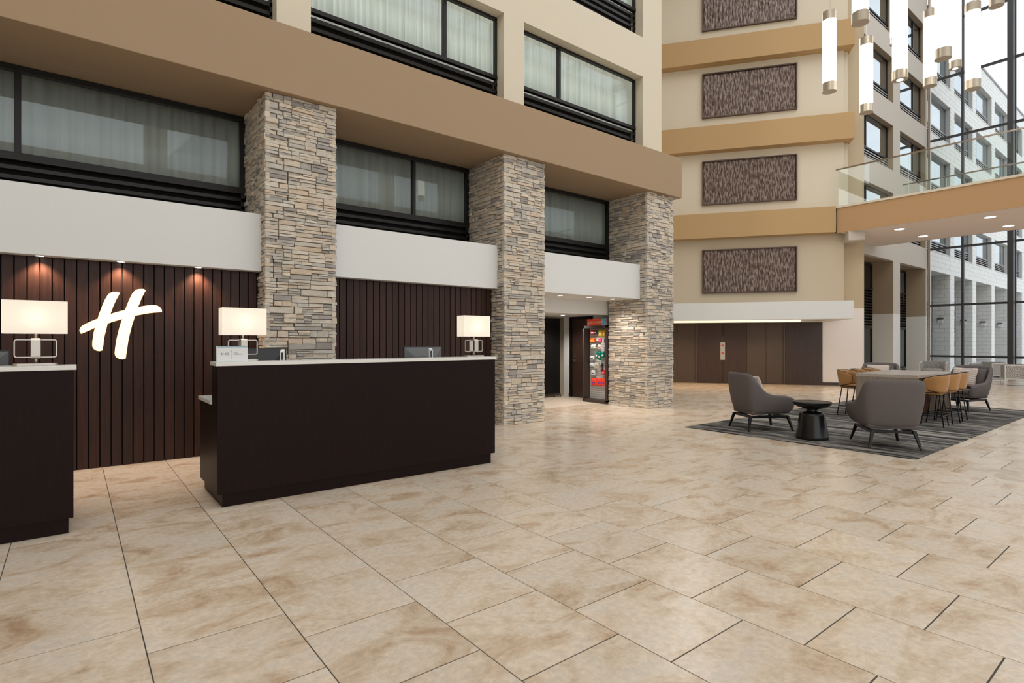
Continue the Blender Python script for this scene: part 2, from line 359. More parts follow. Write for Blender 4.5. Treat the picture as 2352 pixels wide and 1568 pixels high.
def stone_mat():
    m = bpy.data.materials.new('ledgestone'); m.use_nodes = True; t = m.node_tree; b = t.nodes['Principled BSDF']
    g = t.nodes.new('ShaderNodeNewGeometry'); oi = t.nodes.new('ShaderNodeObjectInfo')
    ad = t.nodes.new('ShaderNodeMath'); ad.operation = 'ADD'; t.links.new(g.outputs['Random Per Island'], ad.inputs[0]); t.links.new(oi.outputs['Random'], ad.inputs[1])
    k = t.nodes.new('ShaderNodeMath'); k.operation = 'MULTIPLY'; k.inputs[1].default_value = 5.3; t.links.new(ad.outputs[0], k.inputs[0])
    fr = t.nodes.new('ShaderNodeMath'); fr.operation = 'FRACT'; t.links.new(k.outputs[0], fr.inputs[0])
    r1 = t.nodes.new('ShaderNodeValToRGB'); r1.color_ramp.interpolation = 'CONSTANT'; e = r1.color_ramp.elements
    cols = [(0.0, (210, 196, 178)), (0.16, (202, 194, 181)), (0.32, (219, 206, 188)), (0.46, (194, 188, 179)), (0.58, (176, 170, 163)), (0.68, (211, 202, 188)), (0.80, (160, 154, 149)), (0.88, (214, 195, 174)), (0.95, (188, 183, 175))]
    e[0].position = 0; e[0].color = rgb(*cols[0][1]); e[1].position = cols[1][0]; e[1].color = rgb(*cols[1][1])
    for p, c in cols[2:]:
        x = e.new(p); x.color = rgb(*c)
    t.links.new(fr.outputs[0], r1.inputs['Fac'])
    mp = t.nodes.new('ShaderNodeMapping'); mp.inputs['Scale'].default_value = (16, 16, 60); t.links.new(g.outputs['Position'], mp.inputs['Vector'])
    n = t.nodes.new('ShaderNodeTexNoise'); n.inputs['Scale'].default_value = 1.0; n.inputs['Detail'].default_value = 6; n.inputs['Roughness'].default_value = 0.7; t.links.new(mp.outputs[0], n.inputs['Vector'])
    mr = t.nodes.new('ShaderNodeMapRange'); mr.inputs['From Min'].default_value = 0.3; mr.inputs['From Max'].default_value = 0.7; mr.inputs['To Min'].default_value = 0.84; mr.inputs['To Max'].default_value = 1.1; t.links.new(n.outputs['Fac'], mr.inputs['Value'])
    sc = t.nodes.new('ShaderNodeVectorMath'); sc.operation = 'SCALE'; t.links.new(r1.outputs[0], sc.inputs[0]); t.links.new(mr.outputs[0], sc.inputs['Scale'])
    t.links.new(sc.outputs[0], b.inputs['Base Color']); b.inputs['Roughness'].default_value = 0.85
    bp = t.nodes.new('ShaderNodeBump'); bp.inputs['Strength'].default_value = 0.7; bp.inputs['Distance'].default_value = 0.008
    t.links.new(n.outputs['Fac'], bp.inputs['Height']); t.links.new(bp.outputs[0], b.inputs['Normal'])
    return m
M['stone'] = stone_mat()
M['stonejoint'] = mat('stone_joint', rgb(84, 75, 66), 0.95)

def rug_mat():
    m = bpy.data.materials.new('striped_rug'); m.use_nodes = True; t = m.node_tree; b = t.nodes['Principled BSDF']
    g = t.nodes.new('ShaderNodeNewGeometry'); outs = []
    for sc_, seed in (((26, 0.9, 1), 0), ((75, 2.5, 1), 9), ((5, 0.5, 1), 21)):
        mp = t.nodes.new('ShaderNodeMapping'); mp.inputs['Scale'].default_value = sc_; mp.inputs['Location'].default_value = (seed, seed, 0)
        n = t.nodes.new('ShaderNodeTexNoise'); n.inputs['Scale'].default_value = 1; n.inputs['Detail'].default_value = 3
        t.links.new(g.outputs['Position'], mp.inputs['Vector']); t.links.new(mp.outputs[0], n.inputs['Vector']); outs.append(n.outputs['Fac'])
    a1 = t.nodes.new('ShaderNodeMath'); a1.operation = 'MULTIPLY_ADD'; a1.inputs[1].default_value = 1.0
    t.links.new(outs[0], a1.inputs[0]); t.links.new(outs[1], a1.inputs[2])
    a2 = t.nodes.new('ShaderNodeMath'); a2.operation = 'MULTIPLY_ADD'; a2.inputs[1].default_value = 0.7
    t.links.new(outs[2], a2.inputs[0]); t.links.new(a1.outputs[0], a2.inputs[2])
    mr = t.nodes.new('ShaderNodeMapRange'); mr.inputs['From Min'].default_value = 1.10; mr.inputs['From Max'].default_value = 1.62; t.links.new(a2.outputs[0], mr.inputs['Value'])
    r = t.nodes.new('ShaderNodeValToRGB'); e = r.color_ramp.elements
    e[0].position = 0.0; e[0].color = rgb(34, 34, 36); e[1].position = 1.0; e[1].color = rgb(186, 178, 166)
    for p, c in ((0.34, (48, 48, 50)), (0.5, (92, 90, 88)), (0.66, (132, 127, 120))):
        x = e.new(p); x.color = rgb(*c)
    t.links.new(mr.outputs[0], r.inputs['Fac']); t.links.new(r.outputs[0], b.inputs['Base Color']); b.inputs['Roughness'].default_value = 0.95; b.inputs['Specular IOR Level'].default_value = 0.1
    return m
M['rug'] = rug_mat()

def art_mat():
    m = bpy.data.materials.new('carved_brown_relief'); m.use_nodes = True; t = m.node_tree; b = t.nodes['Principled BSDF']
    tc = t.nodes.new('ShaderNodeTexCoord'); mp = t.nodes.new('ShaderNodeMapping'); mp.inputs['Scale'].default_value = (24, 1, 5.5)
    n = t.nodes.new('ShaderNodeTexNoise'); n.inputs['Scale'].default_value = 1; n.inputs['Detail'].default_value = 2
    t.links.new(tc.outputs['Object'], mp.inputs['Vector']); t.links.new(mp.outputs[0], n.inputs['Vector'])
    r = t.nodes.new('ShaderNodeValToRGB'); r.color_ramp.elements[0].position = 0.44; r.color_ramp.elements[0].color = rgb(74, 54, 44); r.color_ramp.elements[1].position = 0.58; r.color_ramp.elements[1].color = rgb(138, 121, 112)
    t.links.new(n.outputs['Fac'], r.inputs['Fac']); t.links.new(r.outputs[0], b.inputs['Base Color']); b.inputs['Roughness'].default_value = 0.38; b.inputs['Metallic'].default_value = 0.2
    return m
M['art'] = art_mat()
M['artframe'] = mat('dark_brown_frame', rgb(86, 66, 56), 0.5)

def diamond_mat():
    m = bpy.data.materials.new('diamond_weave'); m.use_nodes = True; t = m.node_tree; b = t.nodes['Principled BSDF']
    tc = t.nodes.new('ShaderNodeTexCoord'); sp = t.nodes.new('ShaderNodeSeparateXYZ'); t.links.new(tc.outputs['Object'], sp.inputs[0])
    def mth(op, a, bb=None, v=None):
        n = t.nodes.new('ShaderNodeMath'); n.operation = op; t.links.new(a, n.inputs[0])
        if bb is not None: t.links.new(bb, n.inputs[1])
        if v is not None: n.inputs[1].default_value = v
        return n.outputs[0]
    xy = mth('ADD', sp.outputs['X'], sp.outputs['Y'])
    def cell(a, k): return mth('ABSOLUTE', mth('SUBTRACT', mth('FRACT', mth('MULTIPLY', a, v=k)), v=0.5))
    d = mth('ADD', cell(xy, 3.6), cell(sp.outputs['Z'], 3.0))
    st = mth('GREATER_THAN', mth('FRACT', mth('MULTIPLY', d, v=7.0)), v=0.45)
    mx = t.nodes.new('ShaderNodeMix'); mx.data_type = 'RGBA'; t.links.new(st, mx.inputs[0]); mx.inputs[6].default_value = rgb(100, 100, 103); mx.inputs[7].default_value = rgb(204, 202, 198)
    t.links.new(mx.outputs[2], b.inputs['Base Color']); b.inputs['Roughness'].default_value = 0.9
    return m
M['diamond'] = diamond_mat()

def chevron_mat():
    m = bpy.data.materials.new('leaf_print_fabric'); m.use_nodes = True; t = m.node_tree; b = t.nodes['Principled BSDF']
    tc = t.nodes.new('ShaderNodeTexCoord'); sp = t.nodes.new('ShaderNodeSeparateXYZ'); t.links.new(tc.outputs['Object'], sp.inputs[0])
    def mth(op, a, bb=None, v=None):
        n = t.nodes.new('ShaderNodeMath'); n.operation = op; t.links.new(a, n.inputs[0])
        if bb is not None: t.links.new(bb, n.inputs[1])
        if v is not None: n.inputs[1].default_value = v
        return n.outputs[0]
    tri = mth('ABSOLUTE', mth('SUBTRACT', mth('FRACT', mth('MULTIPLY', sp.outputs['X'], v=38)), v=0.5))
    z = mth('ADD', mth('MULTIPLY', sp.outputs['Z'], v=22), tri)
    st = mth('GREATER_THAN', mth('FRACT', z), v=0.5)
    mx = t.nodes.new('ShaderNodeMix'); mx.data_type = 'RGBA'; t.links.new(st, mx.inputs[0]); mx.inputs[6].default_value = rgb(170, 156, 148); mx.inputs[7].default_value = rgb(214, 202, 194)
    t.links.new(mx.outputs[2], b.inputs['Base Color']); b.inputs['Roughness'].default_value = 0.95
    return m
M['chevron'] = chevron_mat()

# ================================================================== SETTING
# ------------------------------------------------------------------ floor with its tiles
XG = 28.6
floor = struct('floor', 'travertine look tiled lobby floor')
MB().box(-8, XG, -9, 14.2, -0.12, -0.0035).build('floor_screed', M['grout'], floor, kind='structure')
T = 0.61
def tile_mb(cx, cy_, x0=-1e9, x1=1e9, y0=-1e9, y1=1e9, b=0.0008, gap=0.0026, dz=0.0):
    a0 = max(cx - T / 2 + gap, x0); a1 = min(cx + T / 2 - gap, x1); c0 = max(cy_ - T / 2 + gap * 1.5, y0); c1 = min(cy_ + T / 2 - gap * 1.5, y1)
    if a1 - a0 < 0.03 or c1 - c0 < 0.03: return None
    zt = dz
    vs = [(a0, c0, -0.006), (a1, c0, -0.006), (a1, c1, -0.006), (a0, c1, -0.006), (a0, c0, zt - b), (a1, c0, zt - b), (a1, c1, zt - b), (a0, c1, zt - b),
          (a0 + b, c0 + b, zt), (a1 - b, c0 + b, zt), (a1 - b, c1 - b, zt), (a0 + b, c1 - b, zt)]
    fs = [(0, 1, 5, 4), (1, 2, 6, 5), (2, 3, 7, 6), (3, 0, 4, 7), (4, 5, 9, 8), (5, 6, 10, 9), (6, 7, 11, 10), (7, 4, 8, 11), (8, 9, 10, 11)]
    return vs, fs
cells = []
for i in range(-14, 48):
    cx = 0.267 + T * (i + 0.5)
    for j in range(-22, 20):
        cyy = 3.038 + T * (j + 0.5) + (T / 2 if i % 2 else 0)
        if cx < -8 or cx > XG + 0.2 or cyy < -9 or cyy > 13.9: continue
        cells.append((cx, cyy))
def tile_score(c):
    p = proj(c[0], c[1], 0)
    if p is None or p[2] < 0.8: return 1e9
    if not (-350 < p[0] < 2700 and p[1] < 1900): return 1e9
    if c[1] > 7.9 and c[0] < 9.4: return 1e9      # behind the reception wall
    if (1.0 < c[0] < 3.95 or c[0] < 0.0) and 5.4 < c[1] < 8: return 1e9   # under and behind the desks
    if 8.3 < c[0] < 15.2 and 2.5 < c[1] < 5.2: return 1e9   # under the rug
    return p[2]
scored = sorted(cells, key=tile_score)
near = [c for c in scored if tile_score(c) < 1e8][:300]
nearset = set(near)
vsfs = tile_mb(0, 0); tb = MB(); tb.add(*vsfs); tile_me = tb.mesh('floor_tile'); tile_me.materials.append(M['tile'])
for c in near: inst(tile_me, 'floor_tile', floor, (c[0], c[1], rnd.uniform(-0.0004, 0.0004)))
far = MB()
for c in cells:
    if c in nearset: continue
    q = tile_mb(c[0], c[1], x1=XG - 0.01, dz=rnd.uniform(-0.0003, 0.0003))
    if q: far.add(*q)
far.build('floor_tiles_far', M['tile'], floor, kind='stuff')

# ------------------------------------------------------------------ front left hotel wing
wl = struct('wall_left', 'cream upper wall of the left hotel wing with deep window openings')
b = MB()
X_END = 10.6
ops = [(6.51 - 3.88 * k, 9.93 - 3.88 * k) for k in range(0, 5)]
rows_l = [(5.30, 7.30), (8.17, 9.95), (10.95, 12.6), (13.6, 15.3)]
def wall_with_openings(b, x0, x1, y0, y1, z0, z1, cols, rows):
    cols = sorted(cols); rows = sorted(rows)
    z = z0
    for (r0, r1) in rows:
        if r0 > z: b.box(x0, x1, y0, y1, z, r0)
        x = x0
        for (c0, c1) in cols:
            c0, c1 = max(c0, x0), min(c1, x1)
            if c1 <= x0 or c0 >= x1: continue
            if c0 > x: b.box(x, c0, y0, y1, r0, r1)
            x = c1
        if x < x1: b.box(x, x1, y0, y1, r0, r1)
        z = r1
    if z < z1: b.box(x0, x1, y0, y1, z, z1)
wall_with_openings(b, -8, X_END, 7.90, 8.10, 4.70, 18.0, ops, rows_l)
b.build('wall_surface', M['cream'], wl)
MB().box(X_END - 0.25, X_END, 8.10, 14.2, 4.62, 18.0).build('end_wall', M['cream'], wl)
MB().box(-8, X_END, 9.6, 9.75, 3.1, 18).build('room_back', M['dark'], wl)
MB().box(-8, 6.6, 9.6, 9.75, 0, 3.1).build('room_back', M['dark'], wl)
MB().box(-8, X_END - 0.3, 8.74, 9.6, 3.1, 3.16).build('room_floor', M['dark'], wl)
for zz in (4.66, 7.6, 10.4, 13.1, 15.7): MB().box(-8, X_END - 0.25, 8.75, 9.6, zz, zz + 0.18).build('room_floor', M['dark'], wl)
# bronze fascia with soffit
tf = struct('trim_1', 'tan painted fascia beam above the stone pillars')
b = MB(); b.prism([(-8, 7.403), (10.665, 7.403), (10.665, 8.3), (-8, 8.3)], 4.624, 5.50)
b.box(-8, 10.6, 8.3, 9.6, 4.624, 4.70)
b.build('fascia', M['tan'], tf, bevel=0.006)
# white valances between the pillars
PX = [(1.93, 2.84), (5.76, 6.67), (9.59, 10.50)]
for i, (x0, x1, lab) in enumerate(((-8, 1.93, 'white bulkhead over the reception sign wall'), (2.84, 5.76, 'white bulkhead between first and second stone pillar'), (6.67, 9.59, 'white bulkhead between second and third stone pillar'))):
    t = struct('trim_%d' % (i + 2), lab)
    y1 = 8.72 if i == 2 else 8.5
    MB().box(x0, x1, 7.70, y1, 2.343, 3.085).build('bulkhead', M['white'], t, bevel=0.004)

# lower clerestory windows (between pillars, above the bulkheads)
def curtain(label, x0, x1, y, z0, z1, amp=0.05, pitch=0.14, group='sheer curtains in the guest room windows', face=1):
    n = max(8, int((x1 - x0) / pitch * 8)); vs = []; fs = []
    ph = rnd.uniform(0, 6)
    for i in range(n + 1):
        x = x0 + (x1 - x0) * i / n
        a = 2 * math.pi * (x - x0) / pitch
        yy = y + amp * (0.6 * math.sin(a + ph) + 0.4 * math.sin(a * 0.37 + ph * 2) + 0.2 * math.sin(a * 2.3))
        vs += [(x, yy, z0), (x, yy * 1.0 + 0.01 * math.sin(a * 0.7), z1)]
    for i in range(n): fs.append((2 * i, 2 * i + 2, 2 * i + 3, 2 * i + 1))
    cx = (x0 + x1) / 2
    bb = MB(); bb.add([(p[0] - cx, p[1] - y, p[2] - z0) for p in vs], fs)
    o = bb.build('curtain', M['curtain'], smooth=True); o.location = (cx, y, z0)
    so = o.modifiers.new('thick', 'SOLIDIFY'); so.thickness = 0.004
    tag(o, label, 'curtain', group); return o
WN = [0]
def window(x0, x1, y, z_l, z_g, z_t, mull, glass, label, nl=5, fr=0.05, frame=None, louver=None, cur=None, curm=None, louv_depth=0.07):
    """x0..x1 opening, plane y (outer face, faces -y), louvers z_l..z_g, glass z_g..z_t"""
    WN[0] += 1
    frame = frame or M['black']; louver = louver or M['louver']
    wn = struct('window_%d' % WN[0], label)
    b = MB(); d0, d1 = y, y + 0.07
    b.box(x0, x1, d0, d1, z_t - fr, z_t); b.box(x0, x1, d0 - 0.01, d1, z_g, z_g + fr + 0.02)
    b.box(x0, x0 + fr, d0, d1, z_g + fr, z_t - fr); b.box(x1 - fr, x1, d0, d1, z_g + fr, z_t - fr)
    if z_l < z_g: b.box(x0, x0 + fr * .8, d0, d1, z_l, z_g); b.box(x1 - fr * .8, x1, d0, d1, z_l, z_g)
    b.build('frame', frame, wn, bevel=0.003)
    edges = [x0 + fr]
    for mx in mull:
        MB().box(mx - 0.03, mx + 0.03, d0 - 0.005, d1, z_g + fr, z_t - fr).build('mullion', frame, wn, bevel=0.003)
        edges += [mx - 0.03, mx + 0.03]
    edges.append(x1 - fr)
    for i in range(0, len(edges), 2):
        if edges[i + 1] - edges[i] > 0.05:
            MB().box(edges[i], edges[i + 1], y + 0.03, y + 0.036, z_g + fr, z_t - fr).build('pane', glass, wn)
    if z_l < z_g:
        MB().box(x0, x1, y + 0.12, y + 0.13, z_l, z_g).build('louver_backing', M['dark'], wn)
        p = (z_g - z_l) / nl
        for k in range(nl):
            zz = z_l + p * k
            bb = MB(); h_ = p * 0.42
            bb.hexa([(x0, y, zz + h_ * 0.0), (x1, y, zz + h_ * 0.0), (x1, y + louv_depth, zz + h_ * 1.1), (x0, y + louv_depth, zz + h_ * 1.1)],
                    [(x0, y, zz + h_), (x1, y, zz + h_), (x1, y + louv_depth, zz + h_ * 1.1 + 0.02), (x0, y + louv_depth, zz + h_ * 1.1 + 0.02)])
            bb.build('louver_slat', louver, wn)
    return wn

low = [(-2.05, 1.93, [-0.50], 'dark clerestory window over sign wall'), (2.84, 5.76, [4.62], 'dark clerestory window between pillars one and two'), (6.67, 9.59, [7.05], 'dark clerestory window between pillars two and three')]
for x0, x1, ml, lab in low:
    window(x0, x1, 8.58, 3.085, 3.52, 4.62, ml, M['wglass'], lab, nl=4, fr=0.07)
    curtain('sheer curtain behind the %s' % lab, x0 - 0.0, x1 + 0.1, 8.80, 3.30, 4.68, pitch=0.17)
window(-8, -2.05, 8.58, 3.085, 3.52, 4.62, [-5], M['wglass'], 'clerestory window beyond the left frame edge', nl=4, fr=0.07)
MB().box(-8, 9.6, 8.72, 8.74, 3.085, 3.55).build('louver_shaft', M['dark'], wl)
# upper windows of the left wing
ords = {0: 'nearest the elevator wall', 1: 'above the middle pillars', 2: 'above the sign wall', 3: 'beyond the frame'}
for r, (z0, z1) in enumerate(rows_l[:2]):
    for k, (x0, x1) in enumerate(ops[:3]):
        zg = z0 + (0.88 if r == 0 else 0.66)
        z0_ = z0 + (0.24 if r == 0 else 0)
        mull = [x0 + 1.09] if k % 2 == 0 else [x1 - 1.10]
        lab = '%s black framed guest room window %s' % (('lower', 'upper')[r], ords[k])
        window(x0, x1, 8.10, z0_, zg, z1, mull, M['wglass2'], lab, nl=5, fr=0.045)
        curtain('white sheer curtain behind the %s' % lab, x0 - 0.15, min(x1 + 0.3, 10.3), 8.34, zg - 0.1, z1 + 0.14, pitch=0.11, amp=0.045)
for r, (z0, z1) in enumerate(rows_l[2:]):
    for k, (x0, x1) in enumerate(ops[:3]):
        MB().box(x0, x1, 8.12, 8.14, z0, z1).build('blank_window', M['black'], wl)
MB().box(-8, -1.9, 8.12, 8.14, 5.3, 15.3).build('blank_window', M['black'], wl)

# ------------------------------------------------------------------ plank wall behind the reception
for wi, (x0, x1, lab) in enumerate(((-2.2, 1.93, 'espresso plank wall carrying the lit script sign'), (2.84, 5.76, 'espresso plank wall between first and second stone pillar'))):
    t = struct('wall_reception' if wi == 0 else 'wall_reception.001', lab)
    MB().box(x0 - (5.8 if wi == 0 else 0), x1, 7.885, 8.1, 0, 2.36).build('backing', M['dark'], t)
    p = 0.104; n = int((x1 - x0) / p); start = x1 - n * p + 0.002
    off = (-0.4867 - start) % p if wi == 0 else (3.0223 - start) % p
    b = MB(); b.box(0, 0.094, 0, 0.035, 0, 2.343); me = b.mesh('plank'); me.materials.append(M['slat'])
    bm = bmesh.new(); bm.from_mesh(me); bmesh.ops.bevel(bm, geom=[e for e in bm.edges], offset=0.003, segments=1, affect='EDGES'); bm.to_mesh(me); bm.free()
    for k in range(-1, n + 1):
        xx = start + off + k * p + 0.006
        if xx < x0 - 0.02 or xx + 0.094 > x1 + 0.02: continue
        inst(me, 'plank', t, (xx, 7.85, 0))

# ------------------------------------------------------------------ stone clad pillars
def stone_variant(seed):
    r_ = random.Random(seed); j = lambda a: r_.uniform(-a, a)
    # unit stone: x 0..1, z 0..1, outward -y depth 0..1
    vs = [(0, 1, 0), (1, 1, 0), (1, 1, 1), (0, 1, 1)]
    vs += [(0 + abs(j(.006)), 0.40, 0.01 + abs(j(.03))), (1 - abs(j(.006)), 0.40, 0.01 + abs(j(.03))), (1 - abs(j(.006)), 0.40, 0.99 - abs(j(.03))), (abs(j(.006)), 0.40, 0.99 - abs(j(.03)))]
    vs += [(0.010 + abs(j(.012)), j(.14), 0.08 + j(.05)), (0.990 - abs(j(.012)), j(.14), 0.08 + j(.05)), (0.990 - abs(j(.012)), j(.14), 0.92 + j(.05)), (0.010 + abs(j(.012)), j(.14), 0.92 + j(.05))]
    mx = 0.35 + r_.uniform(0, .3)
    vs += [(mx, j(.16) - .05, 0.07 + j(.05)), (mx + j(.1), j(.16) - .05, 0.93 + j(.05))]
    fs = [(0, 1, 5, 4), (1, 2, 6, 5), (2, 3, 7, 6), (3, 0, 4, 7), (5, 6, 10, 9), (7, 4, 8, 11), (4, 5, 9, 12, 8), (6, 7, 11, 13, 10), (8, 12, 13, 11), (12, 9, 10, 13)]
    return vs, fs
VAR = [stone_variant(s) for s in range(10)]
VME = []
for vs, fs in VAR:
    bb = MB(); bb.add(vs, fs); me = bb.mesh('stone'); me.materials.append(M['stone']); VME.append(me)
def face_stones(wd, ht, r_):
    out = []; z = 0.0
    while z < ht - 0.012:
        H = min(r_.choice((0.095, 0.12, 0.145, 0.16)), ht - z)
        if ht - z - H < 0.05: H = ht - z
        x = 0.0
        while x < wd - 0.01:
            W = r_.choice((0.10, 0.16, 0.22, 0.28, 0.36))
            if wd - x - W < 0.07: W = wd - x
            k = r_.choice((2, 2, 3, 3, 4)) if H > 0.11 else r_.choice((1, 2, 2, 3))
            cuts = sorted([r_.uniform(0.6, 1.4) for _ in range(k)]); r_.shuffle(cuts); sm = sum(cuts); zz = z
            for q in cuts:
                h_ = H * q / sm
                if W > 0.2 and r_.random() < 0.5:
                    f_ = r_.uniform(0.35, 0.65); out += [(x, W * f_, zz, h_), (x + W * f_, W * (1 - f_), zz, h_)]
                else: out.append((x, W, zz, h_))
                zz += h_
            x += W
        z += H
    return out
def pillar(x0, x1, label, seed, zmin, y0=7.51, y1=8.60, H=4.624):
    r_ = random.Random(seed)
    t = struct('stone_pillar', label); tag(t, None, 'pillar', 'stone clad pillars along the left wing')
    D = 0.05
    MB().box(x0 + D * .55, x1 - D * .55, y0 + D * .55, y1, 0, H).build('core', M['stonejoint'], t)
    items = []
    for fi in range(3):
        wd = (x1 - x0) if fi == 0 else (y1 - y0)
        for (x, W, z, h_) in face_stones(wd, H, r_):
            dep = D + r_.uniform(-0.012, 0.016); g = 0.0010
            sc = (max(W - g * 2, .01), dep, max(h_ - g * 2, .006))
            if fi == 0:
                e0 = -0.008 if x < 0.001 else 0; loc = (x0 + x + g + e0, y0 + D - dep, z + g); rz = 0.0
                cx, cyy = x0 + x + W / 2, y0; area_ = W * h_ * 0.7
            elif fi == 1:
                # left face, outward -x: local x runs along -y world
                loc = (x0 + D - dep, y1 - x - g, z + g); rz = R(-90); cx, cyy = x0, y1 - x - W / 2; area_ = W * h_ * 0.5
            else:
                loc = (x1 - D + dep, y0 + x + g, z + g); rz = R(90); cx, cyy = x1, y0 + x + W / 2; area_ = 0
            p = proj(cx, cyy, z); s_ = area_ / (p[2] ** 2) if area_ else -1
            if z + h_ < zmin: s_ = -1
            if fi == 1 and cyy > 7.72 and 2.34 < z < 3.08: s_ = -1
            items.append((s_, loc, rz, sc, r_.randrange(10)))
    items.sort(key=lambda q: -q[0]); b = MB(); cnt = 0
    for s_, loc, rz, sc, v in items:
        if s_ > 0 and cnt < 300:
            cnt += 1; o = inst(VME[v], 'stone', t, loc, rz, sc)
        else:
            mt = Matrix.Translation(loc) @ Matrix.Rotation(rz, 4, 'Z') @ Matrix.Diagonal((sc[0], sc[1], sc[2], 1))
            vs, fs = VAR[v]; b.add([tuple(mt @ Vector(q)) for q in vs], fs)
    b.build('smaller_stones', M['stone'], t, kind='stuff')
pillar(*PX[0], 'ledgestone pillar behind the long desk, nearest of the three', 11, 1.2)
pillar(*PX[1], 'middle ledgestone pillar at the right end of the reception', 12, 0.0)
pillar(*PX[2], 'farthest ledgestone pillar beside the snack display', 13, 0.0)

# ------------------------------------------------------------------ alcove between second and third pillar
al = struct('wall_alcove', 'white walls of the small service alcove')
b = MB()
b.box(6.67, 10.14, 8.66, 8.78, 2.035, 2.36)          # bulkhead over the opening
b.box(10.14, 10.34, 8.62, 9.60, 0, 2.3)               # side wall left of the door
b.box(10.14, 10.34, 9.60, 10.42, 2.06, 2.3)
b.box(10.10, 10.34, 10.42, 10.62, 0, 2.3)
b.build('wall_surface', M['white'], al, bevel=0.004)
MB().box(6.67, 10.34, 8.78, 11.4, 2.06, 2.12).build('alcove_ceiling', M['white'], al)
MB().box(6.6, 10.34, 11.3, 11.4, 0, 2.1).build('alcove_back', M['white'], al)
MB().box(6.6, 6.67, 8.6, 11.3, 0, 2.1).build('alcove_side', M['white'], al)
MB().box(10.34, 10.6, 8.6, 14.2, 0, 4.62).build('block_end', M['cream'], al)
bb_ = MB(); bb_.box(10.125, 10.14, 10.43, 10.60, 0, 0.10); bb_.box(10.10, 10.13, 10.40, 10.43, 0, 0.1)
tag(bb_.build('baseboard_alcove', M['baseboard']), 'black baseboard beside the alcove door', None, None, 'structure')
fl2 = struct('floor_alcove', 'pale wood look plank floor in the alcove')
b = MB()
for k in range(18):
    y = 8.86 + k * 0.14; b.box(6.7, 10.12, y + 0.002, y + 0.138, 0.0, 0.003)
b.build('planks', M['palewood'], fl2, kind='stuff')
# alcove door
d1 = struct('door_1', 'dark wood door with a silver lever lock in the alcove')
b = MB(); b.box(10.10, 10.14, 9.62, 9.68, 0, 2.06); b.box(10.10, 10.14, 10.33, 10.40, 0, 2.06); b.box(10.10, 10.14, 9.62, 10.40, 2.0, 2.06)
b.build('frame', M['black'], d1, bevel=0.003)
MB().box(10.14, 10.18, 9.68, 10.33, 0.01, 2.0).build('leaf', M['panelwood'], d1, bevel=0.003)
b = MB(); b.rrect(0.05, 0.01, 1.0, 1.12, 0.004, (0, 0)); bb = MB(Matrix.Translation((10.132, 10.25, 0)) @ Matrix.Rotation(R(90), 4, 'Z')); bb.rrect(0.06, 0.02, 1.02, 1.12, 0.008); bb.rrect(0.07, 0.025, 0.9, 0.98, 0.01)
lk = bb.build('lock', M['nickel'], d1)
MB().tube((10.13, 10.25, 0.94), (10.09, 10.25, 0.94), 0.01).tube((10.09, 10.255, 0.94), (10.09, 10.13, 0.94), 0.008).build('handle', M['nickel'], d1)

# ------------------------------------------------------------------ elevator wall (angled)
we = struct('wall_elevator', 'angled elevator wall with wood panels below cream storeys')
b = MB(ME); b.box(-7.5, 1.2, -1.6, -0.06, 0, 18); b.build('core_wall', M['split_tan'], we)
b = MB(ME); b.box(0.0, 1.2, -0.06, 0.0, 0, 18); b.build('wall_return', M['split_tan'], we)
b = MB(ME); b.box(-7.5, 0.553, -0.06, 0.25, 2.3, 4.9); b.build('wall_storey', M['sand'], we)  # lowest storey in a darker tan than the storeys above
b = MB(ME); b.box(-7.5, 0.553, -0.06, 0.25, 5.7, 18); b.build('wall_storey', M['cream'], we)
b = MB(ME); b.box(0.553, 0.70, -0.06, 0.12, 5.7, 18); b.build('wall_step', M['cream'], we)
b = MB(ME); b.box(0.0, 1.2, 0.0, 0.015, 0, 0.10); tag(b.build('baseboard_elevator', M['baseboard']), 'dark baseboard under the white wall beside the elevators', None, None, 'structure')
# storey bands
for i, (z0, z1, s1) in enumerate(((4.88, 5.70, 0.239), (7.80, 8.625, 0.765), (10.73, 11.55, 0.775), (13.65, 14.47, 0.775))):
    b = MB(ME); b.box(-7.5, s1, 0.0, 0.6, z0, z1)
    tag(b.build('trim_%d' % (i + 5), M['ochre'], bevel=0.004), ('lowest', 'second', 'third', 'topmost')[i] + ' ochre band across the elevator wall', None, None, 'structure')
b = MB(ME); b.box(0.553, 1.0, 0.0, 0.75, 4.58, 4.87); b.build('soffit_drop', M['greige'], we)
# canopy over the elevators with a light cove
cn = struct('trim_9', 'white canopy over the elevator doors')
b = MB(ME); b.box(-7.5, 0.086, 2.55, 2.9, 2.06, 2.565); b.box(-0.3, 0.086, 0.25, 2.55, 2.06, 2.565); b.box(-7.5, -0.3, 0.0, 2.55, 2.40, 2.565); b.box(-7.5, -0.3, 0.0, 0.5, 2.06, 2.2)
b.build('canopy', M['white'], cn, bevel=0.004)
b = MB(ME); b.box(-0.3, 0.086, -0.05, 0.25, 2.06, 2.5); b.build('canopy_end', M['white'], cn)
b = MB(ME); b.box(-7.4, -0.75, 0.502, 0.52, 2.062, 2.20); b.build('glowing_cove_face', M['cove'], cn)  # emission stands in for light falling on the inner cove face
